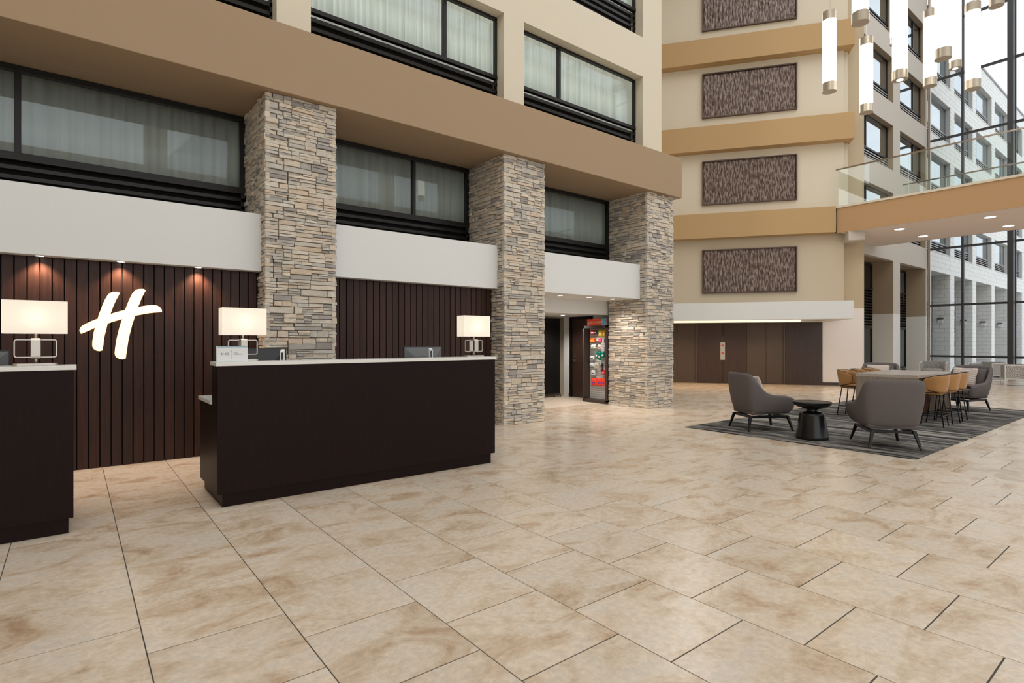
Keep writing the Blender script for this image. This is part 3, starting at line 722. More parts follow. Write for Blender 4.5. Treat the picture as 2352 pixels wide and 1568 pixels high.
# wood panels and two lift doors
def epanel(s0, s1, z0, z1, name='panel', m='panelwood', o0=0.0, o1=0.03, par=None):
    bb = MB(ME); bb.box(s0, s1, o0, o1, z0, z1); return bb.build(name, M[m], par or we, bevel=0.002, seg=1)
for (a, c) in ((-7.5, -5.8), (-3.87, -3.065), (-3.055, -2.29), (-1.10, 0.0)):
    epanel(a + .004, c - .004, 0.0, 1.066); epanel(a + .004, c - .004, 1.072, 2.06)
epanel(-3.86, -2.30, 1.0665, 1.0715, 'panel_reveal', 'brass', 0, 0.031)
epanel(-1.09, -0.01, 1.0665, 1.0715, 'panel_reveal', 'brass', 0, 0.031)
epanel(-3.0625, -3.0575, 0, 0.78, 'panel_reveal', 'brass', 0, 0.031)
for i, (a, c) in enumerate(((-5.72, -3.95), (-2.22, -1.17))):
    dd = struct('door_%d' % (i + 2), ('left', 'right')[i] + ' bronze elevator door')
    if i == 0: a = -5.0; epanel(-5.8, -5.08, 0, 2.06)
    mid = (a + c) / 2 if i else -4.55
    epanel(a, mid - .003, 0.005, 2.02, 'leaf', 'elevdoor', -0.04, -0.01, dd); epanel(mid + .003, c, 0.005, 2.02, 'leaf', 'elevdoor', -0.04, -0.01, dd)
    bb = MB(ME); bb.box(a - 0.07, a, -0.06, 0.02, 0, 2.06); bb.box(c, c + 0.06, -0.06, 0.02, 0, 2.06); bb.box(a - 0.07, c + 0.06, -0.06, 0.02, 2.02, 2.06)
    bb.build('frame', M['elevdoor'], dd, bevel=0.003)

# far left corridor end behind the left wing
b = MB(); b.box(10.6, 15.5, 14.0, 14.2, 0, 18)
tag(b.build('wall_corridor', M['cream']), 'cream wall closing the corridor behind the left wing', None, None, 'structure')

# ------------------------------------------------------------------ bridge
br = struct('bridge', 'tan bridge crossing the atrium at first floor')
MB().box(18.97, 19.0, -9, 7.46, 4.86, 5.63).build('fascia', M['caramel'], br)
MB().box(18.93, 19.05, -9, 7.46, 5.63, 5.695).build('edge_trim', M['cream'], br, bevel=0.004)
MB().box(19.0, 22.72, -9, 7.40, 4.862, 5.62).box(20.3, 22.72, 7.40, 7.64, 4.862, 5.62).build('deck', M['blush'], br)
MB().box(22.72, 22.76, -9, 7.64, 4.86, 5.63).build('fascia', M['caramel'], br)
def balustrade(x, label, zt=6.86, side=-1):
    t = thing('glass_balustrade', label, 'railing', (x, 7.3, 5.695), 0, 'glass balustrades of the bridge')
    y = 7.43 if side < 0 else 6.7; y0 = y
    ys = [y]
    joints = (5.55, 3.62, 1.7, -0.2, -2.1, -4.0, -5.9, -7.8, -8.9)
    for jn in joints:
        MB().box(-0.006, 0.006, jn - 7.3 + 0.008, y - 7.3 - 0.008, -0.06, zt - 5.695 - 0.03).build('glass_panel', M['bglass'], t)
        MB().box(-0.007, 0.007, jn - 7.3 - 0.006, jn - 7.3 + 0.004, -0.06, zt - 5.695 - 0.03).build('glass_edge', M['edge'], t)
        y = jn
    MB().tube((0, y0 - 7.3 + 0.06, zt - 5.695), (0, -16.2, zt - 5.695), 0.024, n=12).build('handrail', M['bronze'], t, smooth=True)
balustrade(18.99, 'glass balustrade with a bronze rail on the near bridge edge')
balustrade(22.62, 'glass balustrade on the far edge of the bridge', side=1)

# ------------------------------------------------------------------ right window wall and its wing outside
YR = 7.652
wr = struct('wall_right', 'greige wall with stacked windows beyond the elevators')
cols_r = [(17.7, 20.75), (21.5, 24.54), (25.25, 28.34)]
rows_r = [(0.0, 4.50), (5.37, 7.07), (7.93, 9.63), (10.49, 12.2), (13.05, 14.75)]
b = MB(); wall_with_openings(b, 20.4, 28.55, YR, YR + 0.18, 0, 18.0, cols_r, rows_r); b.build('wall_surface', M['split_greige'], wr)
b = MB()
for (x0, x1) in ((20.75, 21.5), (24.54, 25.25), (28.34, 28.55)): b.box(x0, x1, YR + 0.18, YR + 0.76, 0, 4.5)
b.box(20.4, 28.55, YR + 0.18, YR + 0.9, 4.5, 4.6)
b.build('deep_pier', M['split_taupe'], wr)
# thin taupe linings on the reveals
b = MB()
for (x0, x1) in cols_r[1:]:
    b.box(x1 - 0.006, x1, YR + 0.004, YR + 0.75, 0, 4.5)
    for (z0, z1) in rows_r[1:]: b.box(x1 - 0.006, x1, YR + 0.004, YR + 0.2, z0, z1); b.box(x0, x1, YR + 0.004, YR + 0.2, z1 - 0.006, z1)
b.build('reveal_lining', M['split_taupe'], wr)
MB().box(20.4, 28.55, 9.2, 9.3, 0, 18).build('room_back', M['dark'], wr)
for ci, (x0, x1) in enumerate(cols_r[1:]):
    side = ('left', 'right')[ci]
    wn = window(x0, x1, YR + 0.70, 2.0, 3.42, 4.45, [], M['wglass'], 'tall ground floor window in the %s bay beside the atrium glass' % side, nl=13, fr=0.07)
    WN[0] += 1
    wn2 = struct('window_%d' % WN[0], 'lower glass of the %s ground floor bay' % side)
    bq = MB(); bq.box(x0, x1, YR + .70, YR + .77, 0.30, 0.37); bq.box(x0, x1, YR + .70, YR + .77, 1.93, 2.0); bq.box(x0, x0 + .07, YR + .70, YR + .77, .3, 2.0); bq.box(x1 - .07, x1, YR + .70, YR + .77, .3, 2.0)
    bq.build('frame', M['black'], wn2); MB().box(x0 + .07, x1 - .07, YR + .73, YR + .736, .37, 1.93).build('pane', M['wglass'], wn2)
    for k in range(3): MB().box(x0, x1, YR + .70, YR + .75, 0.02 + k * .09, 0.065 + k * .09).build('louver_slat', M['louver'], wn2)
    curtain('pale roller curtain in the %s ground floor bay' % side, x0 + .05, x1 - .05, YR + 1.0, 0.3, 4.4, amp=0.01, pitch=0.4, group='pale curtains in the right window wall')
    for ri, (z0, z1) in enumerate(rows_r[1:]):
        mull = [x0 + 0.92] if ci == 0 else [x1 - 0.92]
        lab = '%s bay window of right wall, %s row above ground floor' % (side, ('first', 'second', 'third', 'fourth')[ri])
        window(x0, x1, YR + 0.19, z0, z0 + 0.46, z1, mull, M['rglass'], lab, nl=5, fr=0.045, louver=M['louver_md'])
        curtain('white blind behind the %s' % lab, x0 + .05, x1 - .05, YR + .42, z0 + .46, z1, amp=0.004, pitch=0.5, group='pale curtains in the right window wall')

# exterior wing in white split face block
wx = struct('wall_exterior', 'white split face block wing outside the atrium glass')
EXP = [(31.83, 32.49), (35.62, 36.28), (39.45, 40.11), (43.28, 43.94), (47.11, 47.8)]
ocols = [(28.7, 31.83)] + [(EXP[i][1], EXP[i + 1][0]) for i in range(4)]
b = MB(); wall_with_openings(b, 28.7, 60.0, YR + 0.010, YR + 0.20, 0, 15.75, ocols + [(47.8, 51), (51.7, 54.8)], rows_r)
for (x0, x1) in EXP: b.box(x0 + .010, x1, YR + 0.2, YR + 0.70, 0, 4.5)
b.box(28.7, 60, YR + .2, YR + .9, 4.5, 4.6)
b.build('wall_core', M['mortar'], wx)
MB().box(28.7, 60, YR - 0.05, YR + 0.25, 15.70, 15.80).build('coping', M['louver_lt'], wx)
MB().box(28.7, 60, 9.2, 9.3, 0, 15.6).build('room_back', M['dark'], wx)
MB().box(28.7, 60, YR + 0.2, 9.3, 15.6, 15.65).build('roof_slab', M['mortar'], wx)
blocks = []
def blk(x0, x1, z0, z1, plane):
    nz = max(1, round((z1 - z0) / 0.20)); hz = (z1 - z0) / nz
    for k in range(nz):
        x = x0 - (0.2 if k % 2 else 0)
        while x < x1 - 0.02:
            a, c = max(x, x0), min(x + 0.40, x1)
            if c - a > 0.04: blocks.append((a, c, z0 + k * hz, z0 + (k + 1) * hz, plane))
            x += 0.40
prev = 0
for (z0, z1) in rows_r[1:] + [(15.72, 15.72)]:
    zb = [r[1] for r in rows_r if r[1] < z0 + .01]; zb = max(zb) if zb else 4.5
    blk(28.7, 49.0, zb, z0, 'y')
for (x0, x1) in EXP:
    blk(x0, x1, 0, 4.5, 'y')
    for (z0, z1) in rows_r[1:]: blk(x0, x1, z0, z1, 'y')
    blk(YR + 0.012, YR + 0.70, 0, 4.5, ('x', x0))
def bscore(q):
    a, c, z0, z1, pl = q
    p = proj((a + c) / 2, YR, z0) if pl == 'y' else proj(pl[1], (a + c) / 2, z0)
    if p is None or p[0] < 2120 or p[0] > 2352 or p[1] < 0: return 1e9
    return p[2] / math.sqrt((c - a))
blocks.sort(key=bscore)
fb = MB(); ublk = {}
for i, (a, c, z0, z1, pl) in enumerate(blocks):
    g = 0.003; pr = rnd.uniform(-0.006, 0.002); L = c - a - 2 * g; Hh = z1 - z0 - 2 * g
    def blockgeo(L, Hh):
        bb = MB(); k = 0.008
        bb.add([(0, .022, 0), (L, .022, 0), (L, .022, Hh), (0, .022, Hh), (k, 0, k), (L - k, 0, k), (L - k, 0, Hh - k), (k, 0, Hh - k)],
               [(0, 1, 5, 4), (1, 2, 6, 5), (2, 3, 7, 6), (3, 0, 4, 7), (4, 5, 6, 7)]); return bb
    if pl == 'y': loc = (a + g, YR - pr, z0 + g); rz = 0
    else: loc = (pl[1] - pr - 0.014, c - g, z0 + g); rz = R(-90)
    if i < 300 and bscore((a, c, z0, z1, pl)) < 1e8:
        key = (round(L, 3), round(Hh, 3))
        if key not in ublk:
            me = blockgeo(L, Hh).mesh('block'); me.materials.append(M['block']); ublk[key] = me
        inst(ublk[key], 'block', wx, loc, rz)
    else:
        mt = Matrix.Translation(loc) @ Matrix.Rotation(rz, 4, 'Z'); bb = blockgeo(L, Hh)
        fb.add([tuple(mt @ Vector(q)) for q in bb.v], bb.f)
fb.build('blocks_far', M['block'], wx, kind='stuff')
bayn = ('first', 'second', 'third', 'fourth', 'fifth')
rown = ('ground', 'first', 'second', 'third', 'fourth')
for ci, (x0, x1) in enumerate(ocols):
    for ri, (z0, z1) in enumerate(rows_r):
        if ci == 4 and ri > 2: continue
        if ri == 0:
            window(x0, x1, YR + 0.68, 2.0, 3.3, 4.45, [], M['rglass'], 'recessed ground floor window in the %s exterior bay' % bayn[ci], nl=11, fr=0.07, frame=M['louver_lt'], louver=M['louver_lt'])
            MB().box(x0, x1, YR + .74, YR + .75, 0, 2.0).build('lower_glass', M['rglass'], wx)
            MB().box(x0, x1, YR + 1.1, YR + 1.11, 0, 4.5).build('blind', M['blind'], wx)
        else:
            mull = [x0 + 0.8] if ci % 2 == 0 else [x1 - 0.8]
            window(x0, x1, YR + 0.17, z0, z0 + 0.46, z1, mull, M['rglass'], 'exterior window, %s bay from the atrium corner, %s floor' % (bayn[ci], rown[ri]), nl=5, fr=0.05, frame=M['louver_lt'], louver=M['louver_lt'])
            MB().box(x0, x1, YR + .29, YR + .30, z0 + .46, z1).build('blind', M['blind'], wx)
            MB().box(x0, x1, YR - 0.02, YR + .1, z0 - 0.04, z0).build('sill', M['white'], wx)
# outdoor sconces on the pier sides
for i, (x0, x1) in enumerate(EXP):
    t = thing('wall_sconce', 'small grey box light on the %s outdoor pier' % bayn[i], 'light', (x0, YR + 0.36, 2.30), 0, 'box lights on the outdoor piers')
    MB().box(-0.02, 0, -0.06, 0.06, 0, 0.22).build('backplate', M['louver_lt'], t)
    MB().box(-0.14, -0.02, -0.11, 0.11, 0.16, 0.24).build('hood', M['charcoal'], t, bevel=0.004)
    MB().box(-0.12, -0.02, -0.09, 0.09, 0.0, 0.16).build('lens', M['whiteplastic'], t)
gr = MB(); gr.box(XG + 0.12, 70, -30, 9.2, -0.12, -0.02)
tag(gr.build('ground_outside', M['concrete']), 'pale paving outside the atrium glass', None, None, 'structure')

# ------------------------------------------------------------------ atrium curtain wall
WN[0] += 1
gw = struct('window_%d' % WN[0], 'tall glazed atrium wall with dark mullions')
vy = [7.60, 6.47, 4.87, 3.2, 1.6, 0.0, -1.6, -3.2, -4.8, -6.4, -8.9]
hz = [0.05, 0.815, 2.95, 5.33, 7.6, 9.93, 12.45, 14.75, 17.2]
for i, y in enumerate(vy):
    MB().box(XG - 0.02, XG + 0.12, y - 0.04, y + 0.04, 0, 18).build('mullion', M['charcoal'] if i else M['nickel'], gw)
for z in hz: MB().box(XG - 0.01, XG + 0.1, -8.9, 7.6, z - 0.04, z + 0.04).build('transom', M['charcoal'], gw)
for i in range(len(vy) - 1):
    for j in range(len(hz) - 1):
        MB().box(XG + 0.04, XG + 0.05, vy[i + 1] + .04, vy[i] - .04, hz[j] + .04, hz[j + 1] - .04).build('pane', M['glass'], gw)
for k, y in enumerate((4.865, 0.0, -4.8)):
    st = struct('steel_column', ('dark steel column in front of the atrium glass', 'dark steel column right of the frame', 'dark steel column far right')[k])
    MB().box(27.85, 28.12, y - 0.085, y + 0.085, 0, 18).build('shaft', M['charcoal'], st, bevel=0.006)
    MB().box(27.75, 28.22, y - 0.18, y + 0.18, 0, 0.06).build('base', M['baseboard'], st, bevel=0.006)

# rest of the shell (behind the camera) and the glazed roof structure
tag(MB().box(-8.2, -8, -9.2, 8, 0, 18).build('wall_back', M['cream']), 'cream wall left of and behind the camera', None, None, 'structure')
b = MB(); wall_with_openings(b, -8, XG, -9.2, -9.0, 0, 18, [(x, x + 4.2) for x in (-7, -2, 3, 8, 13, 18, 23)], [(0.1, 4.4), (5.4, 7.4), (8.4, 10.4)])
tag(b.build('wall_front', M['cream']), 'cream wall behind the camera with large openings', None, None, 'structure')
cl = struct('ceiling', 'steel framed glazed roof of the atrium')
b = MB()
for x in range(-8, 30, 4): b.box(x, x + 0.25, -9, 8, 17.9, 18.4)
for y in (-9, -4.7, -0.5, 3.7, 7.7): b.box(-8, XG, y, y + 0.2, 18.0, 18.3)
b.build('roof_frame', M['white'], cl)
MB().box(-8, 16, 7.9, 14.2, 18, 18.2).build('roof_slab', M['white'], cl)
MB().box(15, XG + .2, 7.6, 14.2, 18, 18.2).build('roof_slab', M['white'], cl)

# ================================================================== THINGS
def light_obj(kind, name, loc, power, col, parent=None, rot=(0, 0, 0), size=0.05, spot=None, blend=0.6):
    d = bpy.data.lights.new(name, kind); d.energy = power; d.color = col
    if kind in ('POINT', 'SPOT'): d.shadow_soft_size = size
    if kind == 'SPOT': d.spot_size = R(spot or 90); d.spot_blend = blend
    if kind == 'AREA': d.size = size
    o = bpy.data.objects.new(name, d); C.objects.link(o); o.location = loc; o.rotation_euler = rot
    if parent: o.parent = parent
    return o

# ------------------------------------------------------------------ reception desks
def desk(label, x0, x1, lf, rt):
    t = thing('reception_desk', label, 'desk', ((x0 + x1) / 2, 5.70, 0), 0, 'reception desks'); ox, oy = (x0 + x1) / 2, 5.70
    def bx(a, c, d, e, f, g): return MB().box(a - ox, c - ox, d - oy, e - oy, f, g)
    bx(x0 + .045, x1 - .03, 5.316, 6.13, 0, 0.12).build('plinth', M['desk'], t)
    bx(x0, x1, 5.271, 5.33, 0.12, 1.219).build('front_panel', M['desk'], t, bevel=0.002, seg=1)
    bx(x0, x1, 5.33, 5.52, 0.12, 1.219).build('body', M['desk'], t, bevel=0.002, seg=1)
    bx(x0, x1, 5.52, 6.09, 0.12, 0.872).build('cabinet', M['desk'], t, bevel=0.002, seg=1)
    bx(x0 - .012, x1 + .018, 5.262, 5.535, 1.219, 1.252).build('transaction_counter', M['quartz'], t, bevel=0.002)
    bx(x0 - .012, x1 - .03, 5.53, 6.12, 0.872, 0.905).build('work_surface', M['quartz'], t, bevel=0.002)
    return t
desk('long dark walnut reception desk with a white counter, centre of the lobby', 0.967, 3.905, 1, 1)
desk('dark walnut reception desk cut by the left frame edge', -2.4, 0.005, 0, 1)

# ------------------------------------------------------------------ counter lamps
def lamp(label, x, y=5.40):
    t = thing('table_lamp', label, 'lamp', (x, y, 1.252), 0, 'lit table lamps on the reception counters')
    b = MB(); b.rrect(0.255, 0.105, 0, 0.018, 0.035); b.build('base', M['nickel'], t, bevel=0.002)
    MB().tube((0, 0, 0.018), (0, 0, 0.07), 0.009).build('stem', M['nickel'], t, smooth=True); MB().tube((0, 0, 0.19), (0, 0, 0.27), 0.009).build('neck', M['nickel'], t, smooth=True)
    def ring(wd, zc, ht, band, axis):
        b = MB(); hw, hh, r, th = wd / 2, ht / 2, 0.018, 0.007; outer = []; inner = []
        for cx, cz, a0 in ((hw - r, hh - r, 0), (-hw + r, hh - r, 90), (-hw + r, -hh + r, 180), (hw - r, -hh + r, 270)):
            for i in range(6):
                a = R(a0 + 90 * i / 5); outer.append((cx + r * math.cos(a), cz + r * math.sin(a))); inner.append((cx + (r - th) * math.cos(a), cz + (r - th) * math.sin(a)))
        n = len(outer); vs = []
        for s_ in (-band / 2, band / 2):
            for (u, v) in outer + inner: vs.append((u, s_, zc + v) if axis == 'x' else (s_, u, zc + v))
        fs = []
        for i in range(n):
            j = (i + 1) % n; o0, o1, i0, i1 = i, j, n + i, n + j; k = 2 * n
            fs += [(o0, o1, k + o1, k + o0), (i0, k + i0, k + i1, i1), (o0, i0, i1, o1), (k + o0, k + o1, k + i1, k + i0)]
        return b.add(vs, fs)
    ring(0.245, 0.127, 0.135, 0.020, 'x').build('ring', M['nickel'], t)
    ring(0.115, 0.127, 0.150, 0.052, 'y').build('ring', M['nickel'], t)
    b = MB(); hw, hd, z0, z1 = 0.183, 0.075, 0.236, 0.476; k = 0.0025
    for (a, c, d, e) in ((-hw, hw, -hd, -hd + k), (-hw, hw, hd - k, hd), (-hw, -hw + k, -hd, hd), (hw - k, hw, -hd, hd)): b.box(a, c, d, e, z0, z1)
    sh = b.build('lamp_shade', M['shade_lit'], t)
    b = MB(); b.lathe([(0.004, 0.30), (0.03, 0.32), (0.034, 0.36), (0.02, 0.40), (0.004, 0.41)], 14); b.build('bulb', M['bulb'], t, smooth=True)
    light_obj('POINT', 'lamp_glow', (0, 0, 0.36), 4.5, (1, 0.92, 0.84), t, size=0.04)
    return t
def shade_mat():
    m = bpy.data.materials.new('translucent_shade'); m.use_nodes = True; t = m.node_tree
    for n in list(t.nodes):
        if n.type != 'OUTPUT_MATERIAL': t.nodes.remove(n)
    d = t.nodes.new('ShaderNodeBsdfDiffuse'); d.inputs['Color'].default_value = rgb(240, 234, 222)
    tl = t.nodes.new('ShaderNodeBsdfTranslucent'); tl.inputs['Color'].default_value = rgb(248, 244, 238)
    e = t.nodes.new('ShaderNodeEmission'); e.inputs['Color'].default_value = (1, 0.97, 0.93, 1); e.inputs['Strength'].default_value = 0.22
    mx = t.nodes.new('ShaderNodeMixShader'); mx.inputs['Fac'].default_value = 0.5
    t.links.new(d.outputs[0], mx.inputs[1]); t.links.new(tl.outputs[0], mx.inputs[2])
    ad = t.nodes.new('ShaderNodeAddShader'); t.links.new(mx.outputs[0], ad.inputs[0]); t.links.new(e.outputs[0], ad.inputs[1])
    t.links.new(ad.outputs[0], t.nodes['Material Output'].inputs['Surface']); return m
M['shade_lit'] = shade_mat()
lamp('lit table lamp with white shade on the desk cut by the left frame edge', -0.213)
lamp('lit table lamp behind the small counter sign', 1.206, 5.45)
lamp('lit table lamp at the far end of the long reception desk', 3.69)

# ------------------------------------------------------------------ monitors and card readers
def monitor(label, cx, cyy, ztop, wd=0.56, rz=0.0, m='blackplastic'):
    t = thing('monitor', label, 'computer screen', (cx, cyy, 0.905), rz, 'computer screens behind the counters')
    z1 = ztop - 0.905; z0 = z1 - 0.34; h = wd / 2
    MB().box(-h, h, 0, 0.02, z0, z1).build('screen', M['blackplastic'], t, bevel=0.003)
    b = MB(); b.add([(-h + .01, 0, z0 + .01), (h - .01, 0, z0 + .01), (h - .01, 0, z1 - .01), (-h + .01, 0, z1 - .01), (-.16, -.045, z0 + .07), (.16, -.045, z0 + .07), (.16, -.045, z1 - .12), (-.16, -.045, z1 - .12)],
                    [(0, 1, 5, 4), (1, 2, 6, 5), (2, 3, 7, 6), (3, 0, 4, 7), (4, 5, 6, 7)])
    b.build('rear_cover', M[m], t)
    MB().box(-0.03, 0.03, -0.09, -0.05, 0.012, z0 + 0.2).build('stand', M['blackplastic'], t)
    b = MB(); b.rrect(0.24, 0.18, 0, 0.012, 0.03, (0, -0.03)); b.build('foot', M['blackplastic'], t)
monitor('black computer screen behind the counter sign', 1.42, 5.86, 1.362, 0.56, R(-4))
monitor('grey backed computer screen left of the far counter lamp', 3.28, 5.86, 1.372, 0.56, R(8), 'greyplastic')
monitor('dark computer screen behind the left desk at the frame edge', -0.66, 5.80, 1.362, 0.56, R(0), 'greyplastic')
def reader(label, x, y=5.47, rz=0.0):
    t = thing('card_reader', label, 'card reader', (x, y, 1.252), rz, 'white card readers on the long counter')
    b = MB(); b.hexa([(-.018, -.03, 0), (.018, -.03, 0), (.018, .03, 0), (-.018, .03, 0)], [(-.018, -.03, .085), (.018, -.03, .085), (.018, .04, .105), (-.018, .04, .105)])
    b.build('housing', M['whiteplastic'], t, bevel=0.003)
    MB().box(-.011, .011, -.0315, -.030, 0.004, .075).build('display', M['blackplastic'], t)
reader('white card reader in front of the screen next to the counter sign', 1.555, rz=R(-20)); reader('white card reader in front of the grey backed screen', 3.155, rz=R(-20))

# ------------------------------------------------------------------ counter sign
t = thing('counter_sign', 'small white IHG One Rewards card in a clear holder on the long counter', 'sign', (1.095, 5.33, 1.252), R(0))
MB().box(-0.125, 0.125, 0.0, 0.02, 0, 0.138).build('holder', M['edge'], t, bevel=0.001)
MB().box(-0.119, 0.123, -0.0025, 0.0, 0.003, 0.134).build('card', M['signface'], t)
MB().box(-0.119, 0.123, -0.0032, -0.0024, 0.128, 0.1335).build('blue_edge', M['signblue'], t)
def text(s, loc, size, m, parent, name='lettering', rz=0, ext=0.0004, rx=90, sx=1.0):
    cu = bpy.data.curves.new(name, 'FONT'); cu.body = s; cu.size = size; cu.extrude = ext; cu.materials.append(m)
    tmp_ = bpy.data.objects.new(name, cu); C.objects.link(tmp_); bpy.context.view_layer.update(); me_ = bpy.data.meshes.new_from_object(tmp_); bpy.data.objects.remove(tmp_)
    o = bpy.data.objects.new(name, me_); C.objects.link(o); o.location = loc; o.rotation_euler = (R(rx), 0, rz); o.scale = (sx, 1, 1)
    o.parent = parent; return o
text('IHG', (-0.088, -0.0032, 0.061), 0.030, M['ink'], t, sx=1.25)
text('ONE', (0.010, -0.0032, 0.074), 0.0125, M['inkpale'], t, sx=1.25); text('REWARDS', (0.010, -0.0032, 0.062), 0.0125, M['inkpale'], t, sx=1.25)
b = MB(); b.add([(-.008, -.0032, .108), (-.0065, -.0032, .108), (-.006, -.0032, .022), (-.0075, -.0032, .022), (-.020, -.0032, .088), (-.0085, -.0032, .102), (-.0085, -.0032, .094)], [(0, 3, 2, 1), (4, 6, 5)])
b.build('numeral', M['inkpale'], t)

# ------------------------------------------------------------------ lit script sign on the planks
SIG = [(272,935),(258,905),(255,875),(270,840),(300,812),(380,768),(470,728),(545,698),(566,690),(585,630),(620,530),(660,430),(700,345),(740,280),(775,248),(815,233),(880,232),(930,240),(900,290),(860,365),(815,460),(785,550),(766,612),(840,593),(930,568),(1040,540),(1065,470),(1110,360),(1150,275),(1190,220),(1230,190),(1290,180),(1340,182),(1372,192),(1340,250),(1300,330),(1265,420),(1240,492),(1330,478),(1430,463),(1510,458),(1570,465),(1615,490),(1645,530),(1656,562),(1560,568),(1440,580),(1330,600),(1230,618),(1190,630),(1170,690),(1135,800),(1100,930),(1070,1070),(1050,1200),(1035,1300),(1028,1362),(985,1374),(940,1370),(890,1345),(866,1310),(860,1270),(870,1180),(885,1080),(905,980),(935,860),(965,760),(990,682),(900,702),(800,732),(725,758),(710,790),(690,870),(665,970),(650,1060),(640,1150),(628,1222),(590,1232),(545,1226),(500,1200),(478,1165),(474,1130),(476,1080),(488,1000),(500,920),(520,830),(430,868),(340,905)]
pts = [onY(150 + a / 7.468, 640 + c / 7.468, 7.80) for a, c in SIG]
cx = sum(p[0] for p in pts) / len(pts); cz = min(p[1] for p in pts)
t = thing('wall_sign', 'lit white script letter sign glowing on the espresso planks', 'sign', (cx, 7.82, cz))
def outline(name, m, y0, y1, grow=0.0):
    P = [Vector((p[0] - cx, p[1] - cz)) for p in pts]
    if grow:
        Q = []; n = len(P)
        for i in range(n):
            d = (P[(i + 1) % n] - P[i - 1]); nn = Vector((d.y, -d.x)).normalized() * -1
            Q.append(P[i] + nn * grow)
        P = Q
    from mathutils.geometry import tessellate_polygon
    n = len(P); tri = tessellate_polygon([[Vector((p.x, p.y, 0)) for p in P]])
    bm = bmesh.new(); v0 = [bm.verts.new((p.x, y0, p.y)) for p in P]; v1 = [bm.verts.new((p.x, y1, p.y)) for p in P]
    for i in range(n): bm.faces.new((v0[i], v0[(i + 1) % n], v1[(i + 1) % n], v1[i]))
    for q in tri: bm.faces.new([v0[i] for i in q]); bm.faces.new([v1[i] for i in reversed(q)])
    bmesh.ops.recalc_face_normals(bm, faces=bm.faces)
    me = bpy.data.meshes.new(name); bm.to_mesh(me); bm.free(); me.materials.append(m)
    o = bpy.data.objects.new(name, me); C.objects.link(o); o.parent = t; return o
outline('face', M['signlit'], -0.03, -0.008); outline('backlight', M['signhalo'], -0.008, 0.012, 0.006)

# ------------------------------------------------------------------ recessed downlights
def downlight(label, loc, r=0.05, power=14, spot=80, col=(1, 0.80, 0.62), grp='recessed downlights'):
    t = thing('downlight', label, 'ceiling light', loc, 0, grp)
    b = MB(); n = 20; vs = []; fs = []
    for rr, z in ((r * 1.25, 0), (r * 1.25, -0.004), (r, -0.004), (r, 0.0)):
        for i in range(n): a = 2 * math.pi * i / n; vs.append((rr * math.cos(a), rr * math.sin(a), z))
    for k in range(3):
        for i in range(n): fs.append((k * n + i, k * n + (i + 1) % n, (k + 1) * n + (i + 1) % n, (k + 1) * n + i))
    b.add(vs, fs).build('trim_ring', M['white'], t)
    MB().tube((0, 0, -0.0035), (0, 0, -0.001), r, n=20).build('lens', M['dl'], t)
    if power: light_obj('SPOT', 'beam', (0, 0, -0.02), power, col, t, size=0.04, spot=spot)
wp = (1, 0.72, 0.50)
for lab, px in (('leftmost', 91), ('middle', 278), ('rightmost', 455)):
    X, Z = onY(px, 590, 7.775); downlight('%s warm downlight above the plank sign wall' % lab, (X, 7.775, 2.343), 0.036, 60, 110, wp, 'downlights over the sign wall')
for k, px in enumerate((1287, 1353, 1407)):
    X = onY(px, 684, 8.05)[0]; downlight('%s downlight in the bulkhead over the snack alcove' % ('left', 'middle', 'right')[k], (X, 8.05, 2.343), 0.05, 60, 130, (1, 0.9, 0.8), 'downlights over the alcove')
for lab, x, y in (('near left', 19.87, 6.03), ('far left', 21.78, 5.96), ('near right', 19.89, 3.90), ('far right', 21.83, 3.85)):
    downlight('%s downlight under the bridge' % lab, (x, y, 4.862), 0.13, 40, 120, (1, 0.88, 0.76), 'downlights under the bridge')
downlight('downlight in the ceiling of the alcove before the dark door', (9.2, 9.7, 2.059), 0.05, 120, 150, (1, 0.93, 0.86), 'downlights over the alcove')
# lobby lift area lamps hidden above the canopy edge
for s_, wd_ in ((-6.2, 'beyond the left elevator'), (-4.6, 'before the left elevator'), (-3.0, 'before the call panel'), (-1.6, 'before the right elevator')):
    p = ME @ Vector((s_, 1.4, 2.39)); downlight('warm downlight inside the elevator canopy, %s' % wd_, p, 0.06, 95, 130, (1, 0.72, 0.44), 'downlights in the elevator canopy')

# ------------------------------------------------------------------ framed relief art on the elevator wall
fr_ = (-3.74, -0.81); zs = [(3.05, 4.53), (6.045, 7.535), (8.99, 10.50), (11.95, 13.45)]
def relief_mesh(wd, ht, nx=150, nz=46):
    vs = []; fs = []; rr = random.Random(5); ph = [(rr.uniform(18, 34), rr.uniform(3, 7), rr.uniform(0, 6)) for _ in range(5)]
    for j in range(nz + 1):
        for i in range(nx + 1):
            x = wd * (i / nx - .5); z = ht * j / nz
            h_ = sum(math.sin(a * 2.2 * x + 1.3 * math.sin(c * z + p) + p) for a, c, p in ph) * 0.0035
            vs.append((x, -h_, z))
    for j in range(nz):
        for i in range(nx): k = j * (nx + 1) + i; fs.append((k, k + 1, k + nx + 2, k + nx + 1))
    me = bpy.data.meshes.new('relief'); me.from_pydata(vs, [], fs); me.materials.append(M['art']); me.polygons.foreach_set('use_smooth', [True] * len(fs)); return me
rel = relief_mesh(fr_[1] - fr_[0] - 0.1, 1.40)
